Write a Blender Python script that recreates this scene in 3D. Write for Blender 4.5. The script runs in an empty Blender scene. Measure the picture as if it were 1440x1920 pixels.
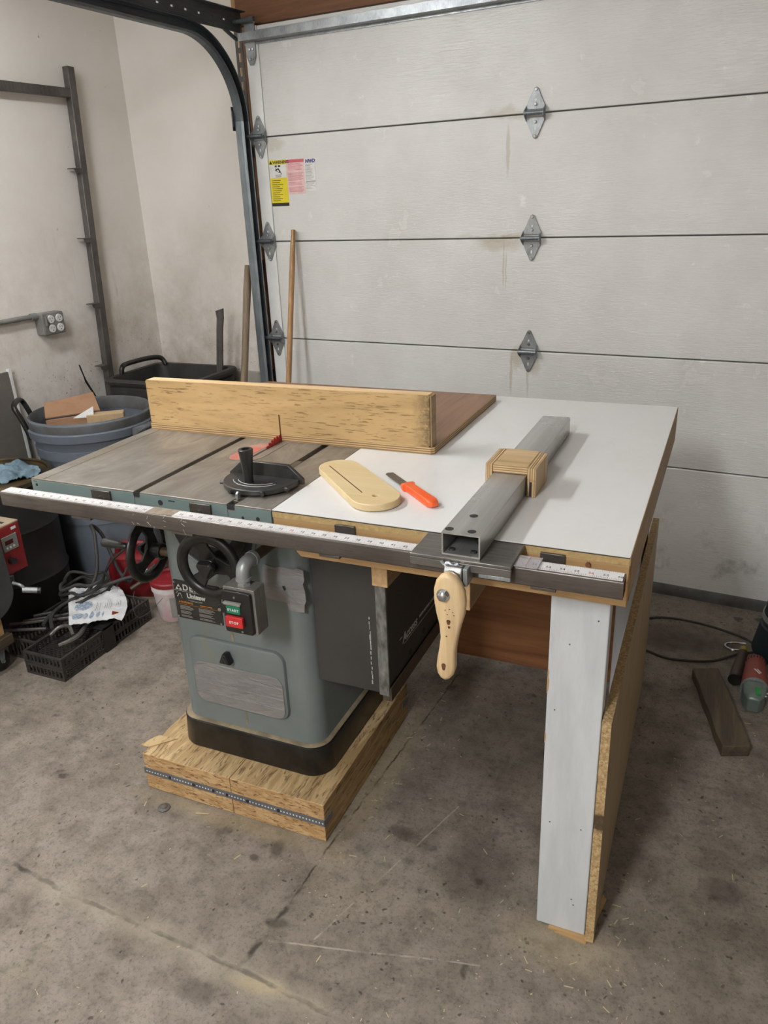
import bpy, bmesh, math, random
from mathutils import Matrix, Vector, noise as mn
random.seed(7)
scn = bpy.context.scene
COL = scn.collection
PI = math.pi

# ---------------------------------------------------------------- camera
cam = bpy.data.cameras.new('camera'); camo = bpy.data.objects.new('camera', cam); COL.objects.link(camo)
F_ = Vector((-0.381604, 0.84454069, -0.37567195)); R_ = Vector((0.91706893, 0.39675643, -0.03960961)); U_ = Vector((-0.11559833, 0.35963226, 0.92590586))
m = Matrix.Identity(4)
for i in range(3):
    m[i][0] = R_[i]; m[i][1] = U_[i]; m[i][2] = -F_[i]
m[0][3], m[1][3], m[2][3] = 0.82079, -1.25755, 1.54088
camo.matrix_world = m
cam.sensor_fit = 'VERTICAL'; cam.sensor_height = 24.0; cam.lens = 24.0*1457.83/1920
cam.clip_start = 0.02; cam.clip_end = 60
scn.camera = camo

# ---------------------------------------------------------------- world, lights, exposure
w = bpy.data.worlds.new('world'); scn.world = w; w.use_nodes = True
w.node_tree.nodes['Background'].inputs[0].default_value = (0.9, 0.95, 1, 1)
w.node_tree.nodes['Background'].inputs[1].default_value = 0.25
scn.view_settings.view_transform = 'Standard'; scn.view_settings.look = 'None'
scn.view_settings.gamma = 1.0; scn.view_settings.use_curve_mapping = False
scn.view_settings.exposure = 0.75

def area(name, loc, sx, sy, power, color, rz=0):
    l = bpy.data.lights.new(name, 'AREA'); l.shape = 'RECTANGLE'; l.size = sx; l.size_y = sy; l.energy = power; l.color = color
    o = bpy.data.objects.new(name, l); COL.objects.link(o); o.location = loc; o.rotation_euler = (0, 0, rz)
    return o
LAMP_TUBE_STRENGTH = 62      # emission of the two fluorescent tubes of the lamp above left
area('ceiling_tube_light', (0.1, -2.6, 2.60), 0.3, 1.2, 62, (0.95, 0.975, 1.0), 0.0)

# ---------------------------------------------------------------- materials
def S(h):
    c = [int(h[i:i+2], 16)/255 for i in (0, 2, 4)]
    return tuple([(x/12.92 if x <= 0.04045 else ((x+0.055)/1.055)**2.4) for x in c]+[1])

class NT:
    def __init__(s, name, rough=0.6, metal=0.0, spec=0.5):
        s.m = bpy.data.materials.new(name); s.m.use_nodes = True
        s.nt = s.m.node_tree; s.b = s.nt.nodes['Principled BSDF']
        s.b.inputs['Roughness'].default_value = rough; s.b.inputs['Metallic'].default_value = metal
        s.b.inputs['Specular IOR Level'].default_value = spec
        s.co = s.nt.nodes.new('ShaderNodeTexCoord').outputs['Object']
    def L(s, a, b):
        if isinstance(a, (int, float)): b.default_value = a
        elif isinstance(a, tuple): b.default_value = a if b.type != 'VECTOR' else a[:3]
        else: s.nt.links.new(a, b)
    def math(s, op, a, b=0.0, c=0.0, clamp=False):
        n = s.nt.nodes.new('ShaderNodeMath'); n.operation = op; n.use_clamp = clamp
        s.L(a, n.inputs[0]); s.L(b, n.inputs[1]); s.L(c, n.inputs[2]); return n.outputs[0]
    def map(s, scale=(1, 1, 1), rot=(0, 0, 0), loc=(0, 0, 0), vec=None):
        n = s.nt.nodes.new('ShaderNodeMapping'); s.L(vec or s.co, n.inputs[0])
        n.inputs['Scale'].default_value = scale; n.inputs['Rotation'].default_value = rot; n.inputs['Location'].default_value = loc
        return n.outputs[0]
    def noise(s, scale, detail=4, rough=0.55, vec=None, dist=0.0, col=False):
        n = s.nt.nodes.new('ShaderNodeTexNoise'); s.L(vec or s.co, n.inputs['Vector'])
        n.inputs['Scale'].default_value = scale; n.inputs['Detail'].default_value = detail
        n.inputs['Roughness'].default_value = rough; n.inputs['Distortion'].default_value = dist
        return n.outputs['Color' if col else 0]
    def vor(s, scale, vec=None, feature='F1', out='Distance', rnd=1.0):
        n = s.nt.nodes.new('ShaderNodeTexVoronoi'); s.L(vec or s.co, n.inputs['Vector']); n.feature = feature
        n.inputs['Scale'].default_value = scale; n.inputs['Randomness'].default_value = rnd
        return n.outputs[out]
    def step(s, v, lo, hi, a=0.0, b=1.0):
        n = s.nt.nodes.new('ShaderNodeMapRange'); n.clamp = True
        s.L(v, n.inputs[0]); n.inputs[1].default_value = lo; n.inputs[2].default_value = hi
        n.inputs[3].default_value = a; n.inputs[4].default_value = b; return n.outputs[0]
    def mix(s, f, a, b, mode='MIX'):
        n = s.nt.nodes.new('ShaderNodeMix'); n.data_type = 'RGBA'; n.blend_type = mode
        s.L(f, n.inputs[0]); s.L(a, n.inputs[6]); s.L(b, n.inputs[7]); return n.outputs[2]
    def xyz(s, vec=None):
        n = s.nt.nodes.new('ShaderNodeSeparateXYZ'); s.L(vec or s.co, n.inputs[0]); return n.outputs
    def base(s, c): s.L(c, s.b.inputs['Base Color'])
    def rough(s, c): s.L(c, s.b.inputs['Roughness'])
    def bump(s, h, strength=0.3, dist=0.002):
        n = s.nt.nodes.new('ShaderNodeBump'); n.inputs['Strength'].default_value = strength; n.inputs['Distance'].default_value = dist
        s.L(h, n.inputs['Height']); s.nt.links.new(n.outputs[0], s.b.inputs['Normal'])
    def seg(s, a, b, wob=None):
        """distance in XY to the segment a-b, optionally from distorted coordinates"""
        X, Y, _ = s.xyz(wob)[:3]
        dx, dy = b[0]-a[0], b[1]-a[1]; L2 = dx*dx+dy*dy
        px = s.math('SUBTRACT', X, a[0]); py = s.math('SUBTRACT', Y, a[1])
        t = s.math('ADD', s.math('MULTIPLY', px, dx/L2), s.math('MULTIPLY', py, dy/L2), clamp=True)
        qx = s.math('SUBTRACT', px, s.math('MULTIPLY', t, dx)); qy = s.math('SUBTRACT', py, s.math('MULTIPLY', t, dy))
        return s.math('SQRT', s.math('ADD', s.math('MULTIPLY', qx, qx), s.math('MULTIPLY', qy, qy)))
    def blob(s, c, r, vec=None, ax=(0, 1)):
        o = s.xyz(vec)
        a = s.math('DIVIDE', s.math('SUBTRACT', o[ax[0]], c[0]), r[0]); b = s.math('DIVIDE', s.math('SUBTRACT', o[ax[1]], c[1]), r[1])
        return s.math('SQRT', s.math('ADD', s.math('MULTIPLY', a, a), s.math('MULTIPLY', b, b)))
    def wobble(s, scale, amt):
        n = s.nt.nodes.new('ShaderNodeVectorMath'); n.operation = 'MULTIPLY_ADD'
        s.L(s.noise(scale, 3, col=True), n.inputs[0]); n.inputs[1].default_value = (amt, amt, amt); 
        a = s.nt.nodes.new('ShaderNodeVectorMath'); a.operation = 'SUBTRACT'; s.L(s.co, a.inputs[0]); a.inputs[1].default_value = (amt/2, amt/2, amt/2)
        s.L(a.outputs[0], n.inputs[2]); return n.outputs[0]

def plain(name, c, rough=0.5, metal=0.0, c2=None, scale=20, bump=0.0, stretch=(1, 1, 1), bdist=0.001):
    n = NT(name, rough, metal)
    v = n.noise(scale, 5, 0.6, n.map(stretch))
    c1 = S(c); cc = S(c2) if c2 else tuple([x*0.82 for x in c1[:3]]+[1])
    n.base(n.mix(n.step(v, 0.35, 0.65), c1, cc))
    if bump: n.bump(v, bump, bdist)
    return n.m

def strand(name, c, c2, dark, st=(1, 1, 1), scale=60, amount=0.35, bump=0.3, rough=0.7):
    """strand lumber or scratched softwood: stretched flakes and dark splinters"""
    n = NT(name, rough)
    a = n.noise(scale, 3, 0.6, n.map(st), 1.2); b = n.noise(scale*3.2, 3, 0.6, n.map(st, loc=(3, 1, 7)), 0.8); g = n.noise(4, 3)
    col = n.mix(n.step(a, 0.42, 0.58), S(c), S(c2)); col = n.mix(n.step(g, 0.35, 0.7, 0, 0.35), col, S(c2))
    col = n.mix(n.math('MULTIPLY', n.step(b, 0.55, 0.64), amount), col, S(dark))
    n.base(col); n.bump(b, bump, 0.001); return n.m

def wood(name, c, c2, axis=0, scale=9, rough=0.6, knots=False, dark=None):
    n = NT(name, rough)
    st = [14, 14, 14]; st[axis] = 0.9
    a = n.noise(scale*0.35, 5, 0.6, n.map(tuple(st)), 0.6); b = n.noise(scale*2, 4, 0.6, n.map(tuple(st)))
    col = n.mix(n.step(a, 0.35, 0.65), S(c), S(c2)); col = n.mix(n.step(b, 0.5, 0.75, 0, 0.35), col, S(dark or c2))
    n.base(col); n.bump(b, 0.15, 0.0006); return n.m

def steel(name, c, c2, rough=0.42, metal=0.85, axis=0, scale=5):
    n = NT(name, rough, metal)
    st = [8, 8, 8]; st[axis] = 0.6
    a = n.noise(scale, 5, 0.65); b = n.noise(scale*4, 3, 0.6, n.map(tuple(st)))
    n.base(n.mix(n.math('ADD', n.step(a, 0.35, 0.65, 0, 0.6), n.step(b, 0.4, 0.7, 0, 0.4)), S(c), S(c2)))
    n.rough(n.step(b, 0.3, 0.7, rough-0.1, rough+0.14)); return n.m

M = {}
# concrete floor -------------------------------------------------
n = NT('concrete', 0.78)
a = n.noise(1.6, 8, 0.62); b = n.noise(9, 8, 0.7); c = n.noise(120, 4, 0.7); d = n.noise(3.2, 6, 0.65, n.map((1, 1, 1), loc=(5, 2, 0)))
col = n.mix(n.step(a, 0.35, 0.65), S('90857a'), S('7d7366'))
col = n.mix(n.step(b, 0.42, 0.68, 0, 0.75), col, S('574e42'))
col = n.mix(n.step(d, 0.54, 0.66, 0, 0.55), col, S('908574'))
col = n.mix(n.step(n.noise(28, 7, 0.75, n.map((1, 1, 1), loc=(9, 1, 0))), 0.5, 0.68, 0, 0.6), col, S('4b4338')); col = n.mix(n.step(c, 0.52, 0.72, 0, 0.65), col, S('3e372e'))
spot = n.step(n.vor(7, n.wobble(14, 0.10)), 0.08, 0.14, 0.8, 0.0); col = n.mix(n.math('MULTIPLY', spot, n.step(n.noise(3, 2), 0.42, 0.5)), col, S('3b342c'))
pit = n.step(n.vor(34, n.wobble(30, 0.03)), 0.10, 0.17, 0.85, 0.0); col = n.mix(n.math('MULTIPLY', pit, n.step(n.noise(5, 2), 0.44, 0.54)), col, S('3a332b'))
fleck = n.step(n.vor(48, n.map((1, 1, 1), loc=(3, 3, 0))), 0.05, 0.09, 0.6, 0.0); col = n.mix(n.math('MULTIPLY', fleck, n.step(n.noise(4, 2), 0.52, 0.6)), col, S('b5aa97'))
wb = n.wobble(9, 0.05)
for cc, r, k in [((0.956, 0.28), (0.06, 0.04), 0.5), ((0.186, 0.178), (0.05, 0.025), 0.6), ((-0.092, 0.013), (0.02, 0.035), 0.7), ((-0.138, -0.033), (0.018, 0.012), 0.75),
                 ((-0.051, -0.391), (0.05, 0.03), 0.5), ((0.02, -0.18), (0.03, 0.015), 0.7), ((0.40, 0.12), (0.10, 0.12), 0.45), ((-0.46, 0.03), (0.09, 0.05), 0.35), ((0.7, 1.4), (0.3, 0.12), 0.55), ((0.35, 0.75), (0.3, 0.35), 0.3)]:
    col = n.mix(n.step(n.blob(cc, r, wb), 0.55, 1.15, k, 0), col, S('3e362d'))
for cc, r, k in [((0.07, -0.33), (0.07, 0.02), 0.5), ((0.64, 0.0), (0.13, 0.07), 0.22), ((-0.25, 0.05), (0.33, 0.03), 0.22), ((0.05, 0.35), (0.05, 0.35), 0.25)]:
    col = n.mix(n.step(n.blob(cc, r, wb), 0.4, 1.3, k, 0), col, S('b3a073'))
wob = n.wobble(22, 0.02); cr = None
for A, B, wd in [((-1.6, -0.2), (-0.48, -0.298), .004), ((-0.48, -0.298), (0.0, -0.312), .004), ((0, -0.312), (0.6, -0.36), .004), ((0.001, -0.307), (0.021, -0.134), .0045), ((0.021, -0.134), (0.029, 0.088), .002),
                 ((0.029, 0.088), (0.098, 0.938), .002), ((0.098, 0.938), (0.13, 1.7), .002)]:
    v = n.step(n.seg(A, B, wob), wd*0.5, wd*1.8, 0.85, 0); cr = v if cr is None else n.math('MAXIMUM', cr, v)
gap = n.step(n.noise(13, 3), 0.44, 0.56, 0.15, 1.0)
cr = n.math('MULTIPLY', cr, gap); col = n.mix(cr, col, S('2e2822'))
wear = n.step(n.seg((-0.6, -0.30), (0.2, -0.33), wb), 0.0, 0.05, 0.35, 0); col = n.mix(wear, col, S('a89c88'))
for A, B in [((0.294, 0.318), (0.121, -0.187)), ((0.034, -0.228), (0.484, -0.113))]:
    col = n.mix(n.math('MULTIPLY', n.step(n.seg(A, B, n.wobble(6, 0.01)), 0.001, 0.003, 0.5, 0), gap), col, S('b8aea0'))
n.base(col); n.rough(n.step(b, 0.3, 0.7, 0.62, 0.85))
n.bump(n.math('SUBTRACT', n.math('ADD', n.math('MULTIPLY', b, 0.6), n.math('MULTIPLY', c, 0.5)), n.math('MULTIPLY', cr, 1.5)), 0.5, 0.003)
M['concrete'] = n.m

def wallmat(name, ax):
    n = NT(name, 0.75)
    o = n.xyz(); z = o[2]; g = n.noise(2.5, 6, 0.65); st = n.noise(30, 4, 0.6, n.map((1, 1, 0.06)))
    low = n.step(z, 0.7, 1.6, 1, 0)
    col = n.mix(n.step(g, 0.35, 0.7, 0, 0.6), S('e9e4dd'), S('ddd6cc'))
    grime = n.math('MULTIPLY', n.step(n.noise(3.5, 7, 0.72), 0.42, 0.68), low)
    col = n.mix(n.math('MULTIPLY', grime, 0.75), col, S('a59079'))
    drip = n.math('MULTIPLY', n.step(st, 0.6, 0.7), n.math('MULTIPLY', low, n.step(n.noise(5, 3), 0.5, 0.62)))
    col = n.mix(n.math('MULTIPLY', drip, 0.55), col, S('8e765c'))
    sp = n.step(n.vor(46, n.wobble(30, 0.03)), 0.10, 0.18, 0.8, 0)
    col = n.mix(n.math('MULTIPLY', n.math('MULTIPLY', sp, n.step(z, 0.75, 1.15, 1, 0.0)), n.step(n.noise(4, 3), 0.45, 0.58)), col, S('5a4b3c'))
    sp2 = n.step(n.vor(9, n.wobble(20, 0.05)), 0.035, 0.06, 0.75, 0); col = n.mix(n.math('MULTIPLY', sp2, n.step(n.noise(3, 2), 0.5, 0.58)), col, S('5d544a'))
    scr = n.step(n.noise(18, 6, 0.7, n.map((1, 1, 3), (0.4, 0.3, 0.6))), 0.70, 0.74, 0, 0.5); col = n.mix(scr, col, S('8f867a'))
    n.base(col); n.bump(n.noise(60, 4, 0.6), 0.12, 0.002); return n.m
M['wall'] = wallmat('painted_wall', 0)
M['ceiling'] = plain('ceiling_paint', 'e2dfd9', 0.9)

# garage door skin -----------------------------------------------
n = NT('door_skin', 0.30, 0.0, 0.6)
g1 = n.noise(26, 5, 0.6, n.map((1, 1, 9), (0, 0.03, 0)), 1.0); g2 = n.noise(3, 5, 0.6)
col = n.mix(n.step(g2, 0.38, 0.68), S('d9d8d4'), S('cecdc8'))
wb = n.wobble(12, 0.07)
for cc, r, k in [((0.00, 1.80), (0.10, 0.02), 0.4), ((-0.03, 1.36), (0.11, 0.04), 0.5), ((-0.02, 1.375), (0.2, 0.015), 0.35), ((0.055, 0.93), (0.035, 0.05), 0.5), ((0.125, 0.92), (0.025, 0.06), 0.45), ((-1.03, 1.76), (0.05, 0.03), 0.35)]:
    col = n.mix(n.step(n.blob(cc, r, wb, (0, 2)), 0.5, 1.1, k, 0), col, S('a8997c'))
wb2 = n.wobble(25, 0.012)
for cc, r in [((0.0, 1.68), (0.008, 0.09)), ((-0.01, 1.28), (0.004, 0.10)), ((0.0, 1.26), (0.003, 0.08)), ((0.03, 0.86), (0.007, 0.09)), ((0.10, 0.85), (0.005, 0.08)), ((-0.95, 1.0), (0.006, 0.2))]:
    col = n.mix(n.step(n.blob(cc, r, wb2, (0, 2)), 0.6, 1.1, 0.45, 0), col, S('a8997c'))
low = n.step(n.xyz()[2], 0.05, 0.45, 1, 0); col = n.mix(n.math('MULTIPLY', n.math('MULTIPLY', low, n.step(n.noise(7, 5, 0.7), 0.52, 0.66)), 0.6), col, S('55504a'))
col = n.mix(n.step(n.noise(11, 5, 0.7, n.map((1, 1, 1), loc=(2, 2, 2))), 0.62, 0.68, 0, 0.5), col, S('eae9e5'))
n.base(col); n.rough(n.step(g2, 0.4, 0.65, 0.15, 0.28)); n.bump(g1, 0.6, 0.0026); M['door'] = n.m
M['stile'] = plain('white_stile', 'e4e4e2', 0.35, 0, 'd8d8d5', 6)
M['rubber'] = plain('grey_rubber', '6b6b68', 0.6, 0, '53524f', 12)

M['galv'] = steel('galvanised', 'a9acad', '74787a', 0.4, 0.6, 2, 18)
M['track'] = steel('track_steel', '8a9195', '636b70', 0.38, 0.55, 2, 6)
M['trackdark'] = steel('dark_track', '63696e', '4d5256', 0.42, 0.5, 1, 6)
M['bolt'] = plain('zinc_bolt', 'c9cac8', 0.25, 1.0)
M['rack'] = steel('bare_rack_steel', '6e6a66', '47433f', 0.45, 0.5, 2, 8)
M['greyenamel'] = plain('grey_enamel', '8a8a86', 0.45, 0.2, '74726d', 14)
M['white_plastic'] = plain('white_plastic', 'e6e6e2', 0.4)
M['black'] = plain('black_plastic', '181817', 0.35, 0, '232220', 20)
M['blackmetal'] = plain('black_enamel', '141413', 0.32, 0.2, '2a2825', 25, 0.1)
M['darkhole'] = plain('dark_void', '090909', 0.9)
M['header'] = wood('header_timber', '7d5334', '5f3f28', 0, 8, 0.7)
M['jamb'] = wood('jamb_timber', 'b48c6a', '94704f', 2, 8, 0.7)
M['jamblight'] = wood('jamb_light_timber', 'b08a5c', '8f6a42', 2, 8, 0.7)

# iron table top (origin at saw root) -----------------------------
n = NT('cast_iron', 0.4, 0.55)
a = n.noise(5, 6, 0.6, n.map((1.6, 0.8, 1), (0, 0, 0.5)), 1.5); b = n.noise(26, 5, 0.65, n.map((3, 0.35, 1))); c = n.noise(1.7, 3)
col = n.mix(n.step(a, 0.35, 0.65), S('9c968d'), S('7c746a')); col = n.mix(n.step(c, 0.45, 0.65, 0, 0.5), col, S('82735f'))
col = n.mix(n.step(b, 0.5, 0.75, 0, 0.4), col, S('5c5650')); n.base(col)
n.rough(n.step(a, 0.3, 0.7, 0.34, 0.52)); n.bump(b, 0.05, 0.0005); M['iron'] = n.m
def paintmat(name, c, c2):
    n = NT(name, 0.36, 0.15)
    g = n.noise(5, 5, 0.6); col = n.mix(n.step(g, 0.35, 0.7), S(c), S(c2))
    ch = n.step(n.noise(34, 5, 0.7), 0.71, 0.74, 0, 0.8); col = n.mix(ch, col, S('3d3c36'))
    ru = n.math('MULTIPLY', n.step(n.noise(5, 5, 0.7, n.map((1.5, 1.5, 0.5), loc=(1, 4, 2))), 0.60, 0.72), 0.55); col = n.mix(ru, col, S('7c7456'))
    n.base(col); n.bump(n.noise(70, 3), 0.05, 0.0008); return n.m
M['paint'] = paintmat('grey_green_enamel', '757b79', '6a7270')
M['skirt'] = paintmat('blue_green_enamel', '7b8b88', '708280')
n = NT('duct_tape', 0.42, 0.25)
f = n.noise(16, 4, 0.6, n.map((0.8, 1, 2.2)), 0.6); n.base(n.mix(n.step(f, 0.35, 0.65), S('908d8a'), S('838180'))); n.bump(f, 1.0, 0.008); M['tape'] = n.m
M['plateblack'] = plain('name_plate_black', '262420', 0.45, 0.1, '322f2a', 30)
M['silver'] = plain('silver_print', 'bdbbb5', 0.4)
M['orange'] = plain('orange_print', 'b67424', 0.5)
M['dimprint'] = plain('dim_grey_print', '8d8a83', 0.6)
M['startgreen'] = plain('green_button', '1f7a5c', 0.4)
M['stopred'] = plain('red_button', 'c62d2d', 0.4)
M['boxsteel'] = steel('switch_box_steel', '9b968f', '7c7670', 0.34, 0.5, 2, 8)
M['pipe'] = steel('cast_elbow', 'a3a5a3', '8b8d8b', 0.4, 0.45, 0, 25)
M['darkpipe'] = plain('weathered_pipe', '57534c', 0.5, 0.6, '6b5843', 14)
M['cover'] = plain('dark_cover', '413f3c', 0.6, 0.1, '383633', 5, 0.05)
M['covertrim'] = plain('scuffed_trim', '8d8c88', 0.5, 0.3, '56554f', 60, 0.3, (1, 1, 0.4))
M['chalk'] = plain('white_chalk', 'b9b7b1', 0.8, 0, '8b8984', 80)
M['dust'] = plain('sawdust_ledge', '8d7f66', 0.9, 0, '6d624f', 25)
M['bladered'] = plain('red_blade_coating', 'b32b26', 0.4, 0.2, '9a201d', 15)
M['insertred'] = plain('worn_red_insert', 'b4574a', 0.5, 0, 'a08a7c', 16)
M['insertgrey'] = steel('insert_alu', 'a29c94', '8a8278', 0.4, 0.7, 1, 9)

# woods
M['fence'] = None
n = NT('scratched_fence_timber', 0.55)
a = n.noise(2.2, 5, 0.6, n.map((1, 4, 6)), 1.0); b = n.noise(150, 2, 0.5, n.map((0.17, 1, 1.7), (0, -0.14, 0)), 0.3); g = n.noise(7, 3, 0.6)
col = n.mix(n.step(a, 0.35, 0.65), S('bf9f6e'), S('a8895a'))
col = n.mix(n.math('MULTIPLY', n.step(b, 0.585, 0.64), n.step(g, 0.40, 0.58, 0.2, 0.8)), col, S('6e4f2c'))
col = n.mix(n.step(n.noise(16, 5, 0.7, n.map((.6, 1, 2))), 0.58, 0.72, 0, 0.4), col, S('a07a46'))
edge = n.step(n.xyz()[0], 0.375, 0.42, 0, 1); col = n.mix(n.math('MULTIPLY', edge, n.step(n.noise(90, 4, 0.7), 0.4, 0.55, 0.3, 0.85)), col, S('5b4930'))
n.base(col); n.bump(b, 0.2, 0.0008); M['fence'] = n.m
M['fencelight'] = wood('fence_top_edge', 'dcc096', 'c9a676', 0, 8)
def plymat(name, c, c2, z0, t=0.0028, ax=2):
    n = NT(name, 0.65)
    o = n.xyz()[ax]; v = n.math('PINGPONG', n.math('ADD', o, z0), t)
    g = n.noise(30, 4, 0.6, n.map((0.4, 0.4, 3)))
    col = n.mix(n.step(v, t*0.3, t*0.7), S(c), S(c2)); col = n.mix(n.step(g, 0.55, 0.72, 0, 0.5), col, S('7c6142')); n.base(col); return n.m
M['plyedge'] = plymat('plywood_edge', 'c2a272', '7c6142', 0.0)
M['plybrown'] = wood('stained_ply_face', '8a6549', '725038', 1, 7, 0.45)
M['redply'] = wood('reddish_ply_panel', '96663f', '744628', 0, 4, 0.6)
M['pine'] = wood('pine_timber', 'bc9a6c', 'a88558', 0, 8, 0.6, dark='9c6f40')
M['piney'] = wood('pine_timber_lengthwise', 'a58a66', '8b6f4e', 1, 8, 0.65, dark='7d5e3c')
M['pineend'] = plain('pine_end_grain', 'c8a67a', 0.7, 0, 'b08d62', 60)
M['leg_paint'] = plain('chipped_white_paint', 'c9cbcc', 0.55, 0, 'bcbec0', 9, 0.1, (3, 3, 0.5))
M['osb'] = strand('strand_face', 'c4a97c', 'a5875b', '5f462a', (1.2, 0.22, 1.6), 26, 0.8)
M['osbtop'] = strand('strand_top', 'c2a77c', 'a3865c', '5f462a', (1.6, 0.22, 1), 26, 0.8)
M['osbend'] = strand('strand_end_grain', 'c4a376', 'ab8658', '5f4226', (0.45, 1, 1.8), 34, 0.9, 0.6)
n = NT('particle_board_face', 0.6)
v = n.noise(9, 5, 0.6, n.map((8, 8, 0.35))); n.base(n.mix(n.step(v, 0.35, 0.65), S('a08b6e'), S('8c7658'))); M['pbface'] = n.m
n = NT('particle_board_edge', 0.85)
v = n.vor(150, out='Color'); f = n.noise(160, 4, 0.7)
col = n.mix(n.step(f, 0.35, 0.65), S('c8ad80'), S('94744a')); col = n.mix(n.step(n.blob((0.0, 0.34), (0.1, 0.025), n.wobble(40, 0.03), (0, 2)), 0.6, 1.1, 0.9, 0), col, S('3c2c1a')); n.base(col); n.bump(f, 0.9, 0.003); M['pbedge'] = n.m
n = NT('white_laminate', 0.28)
f = n.noise(5, 6, 0.65, n.map((2, 1, 1), (0, 0, 0.9))); g = n.noise(70, 3, 0.7, n.map((3.5, .7, 1), (0, 0, 0.5)))
col = n.mix(n.step(f, 0.45, 0.75, 0, 0.5), S('dad8d5'), S('cdcac5')); col = n.mix(n.step(g, 0.60, 0.80, 0, 0.12), col, S('a8a49c'))
n.base(col); M['laminate'] = n.m
M['mdf'] = plain('chip_edge', 'bba06e', 0.8, 0, 'a38858', 90, 0.3)
M['blackline'] = plain('laminate_dark_edge', '3a332b', 0.7)
n = NT('aluminium_tube', 0.28, 0.7)
b = n.noise(60, 2, 0.5, n.map((1, 0.025, 1))); a = n.noise(6, 4, 0.6)
n.base(n.mix(n.step(b, 0.35, 0.65), S('bcbbb8'), S('aaa9a6'))); n.rough(n.step(a, 0.35, 0.65, 0.24, 0.36)); M['alu'] = n.m
M['mill'] = steel('mill_scale_steel', '6b645d', '4b453f', 0.36, 0.5, 0, 6)
M['plate'] = steel('saddle_plate_steel', '7a7772', '5e5a55', 0.36, 0.6, 0, 7)
M['rust'] = plain('rusty_cut_end', '8a5a3c', 0.7, 0.2, '5e3d28', 60)
M['tapewhite'] = plain('tape_measure_white', 'dcd8d6', 0.35)
M['ink'] = plain('ink_black', '2a2828', 0.7)
M['inkred'] = plain('ink_red', 'b03038', 0.7)
M['maple'] = wood('sanded_maple', 'd3bb93', 'c4a57a', 2, 5, 0.45, dark='a98054')
M['maplex'] = wood('sanded_maple_board', 'd2bd94', 'c8b083', 0, 4, 0.5, dark='c0a068')
M['knot'] = plain('dark_knot', '6b4526', 0.6, 0, '3f2713', 90)
M['orangeplastic'] = plain('orange_plastic', 'e8622f', 0.35, 0, 'e05828', 10)
M['chrome'] = plain('chrome', 'c4c6c8', 0.16, 1.0)
M['clear'] = NT('clear_acrylic', 0.15).m; M['clear'].node_tree.nodes['Principled BSDF'].inputs['Transmission Weight'].default_value = 0.85; M['clear'].node_tree.nodes['Principled BSDF'].inputs['Base Color'].default_value = (0.9, 0.88, 0.9, 1)
M['casting'] = plain('black_casting', '2c2b2a', 0.38, 0.2, '3a3936', 40, 0.15)
M['bluecan'] = plain('grey_blue_plastic', '6f767f', 0.5, 0, '5f666f', 5, 0.06)
M['candark'] = plain('grimy_rim', '63666a', 0.6, 0, '514f4b', 14)
M['tote'] = plain('black_tote_plastic', '403e3b', 0.55, 0, '2e2c2a', 8, 0.1)
M['drum'] = plain('dark_drum_steel', '2a2826', 0.55, 0.3, '1f1d1b', 6)
M['drumlid'] = plain('oily_drum_lid', '5c4b2c', 0.5, 0.4, '2f2a20', 12)
M['rag'] = plain('blue_shop_rag', '7f95a1', 0.9, 0, '566974', 14, 0.4, bdist=0.005)
M['card'] = plain('corrugated_cardboard', 'a98366', 0.85, 0, '9a7457', 9)
M['cardlight'] = plain('pale_cardboard', 'c5a780', 0.85)
M['paper'] = plain('white_paper', 'e2e1de', 0.8)
M['redpaint'] = plain('red_machine_paint', '8f1f22', 0.42, 0.1, '7a191c', 8)
M['cream'] = plain('cream_vent_panel', 'b3a088', 0.55)
M['darkgrey'] = plain('dark_grey_sheet', '4b4b4b', 0.5, 0.2, '414141', 8)
M['cable'] = plain('dirty_black_cable', '3a3733', 0.65, 0, '2c2a27', 30)
M['crate'] = plain('black_crate_plastic', '2b2826', 0.6, 0, '3a342f', 18)
M['gasred'] = plain('red_plastic_can', '831b21', 0.45, 0, '75171d', 6)
M['bucketwhite'] = plain('scuffed_white_bucket', 'cfcbc8', 0.5, 0, 'c4a3a6', 9)
M['boardgrey'] = plain('grey_sheet_board', '6f6a63', 0.7, 0, '625d57', 5)
M['oldwood'] = wood('stained_old_board', '5f513d', '40362a', 1, 7, 0.7, dark='241d16')
M['ashhandle'] = wood('worn_tool_handle', '8d7c68', '766450', 2, 6, 0.6)
M['honeyhandle'] = wood('varnished_tool_handle', 'b98f60', '8a6840', 2, 7, 0.45, dark='6b4c2c')
M['tealbin'] = plain('dark_teal_plastic', '16282c', 0.45, 0, '101f23', 6)
M['toolred'] = plain('red_tool_body', '8f4338', 0.5, 0, '7b382e', 8)
M['toolgrey'] = plain('grey_green_gear_head', '75837a', 0.4, 0.4)
M['green'] = plain('green_sticker', '1f8a3a', 0.5)
M['brownbody'] = plain('brown_tool_body', '4a3a2e', 0.5)
M['yellow'] = plain('warning_yellow', 'e3d01f', 0.5)
M['yellowdull'] = plain('dull_yellow', 'a08a2a', 0.5)
M['pink'] = plain('pink_paper', 'e6c4c2', 0.6)
M['pinkprint'] = plain('pink_print', 'd08a8c', 0.6)
M['redprint'] = plain('red_header_print', 'd0626a', 0.6)
M['blue'] = plain('blue_logo_print', '2a2f86', 0.6)
M['strap'] = steel('strap_steel', '7b7d80', '62656a', 0.4, 0.4, 0, 20)
M['chip'] = plain('pale_wood_chips', 'b8a982', 0.9)
M['brass'] = plain('rusty_nut', '7a5a3a', 0.5, 0.6)

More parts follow.
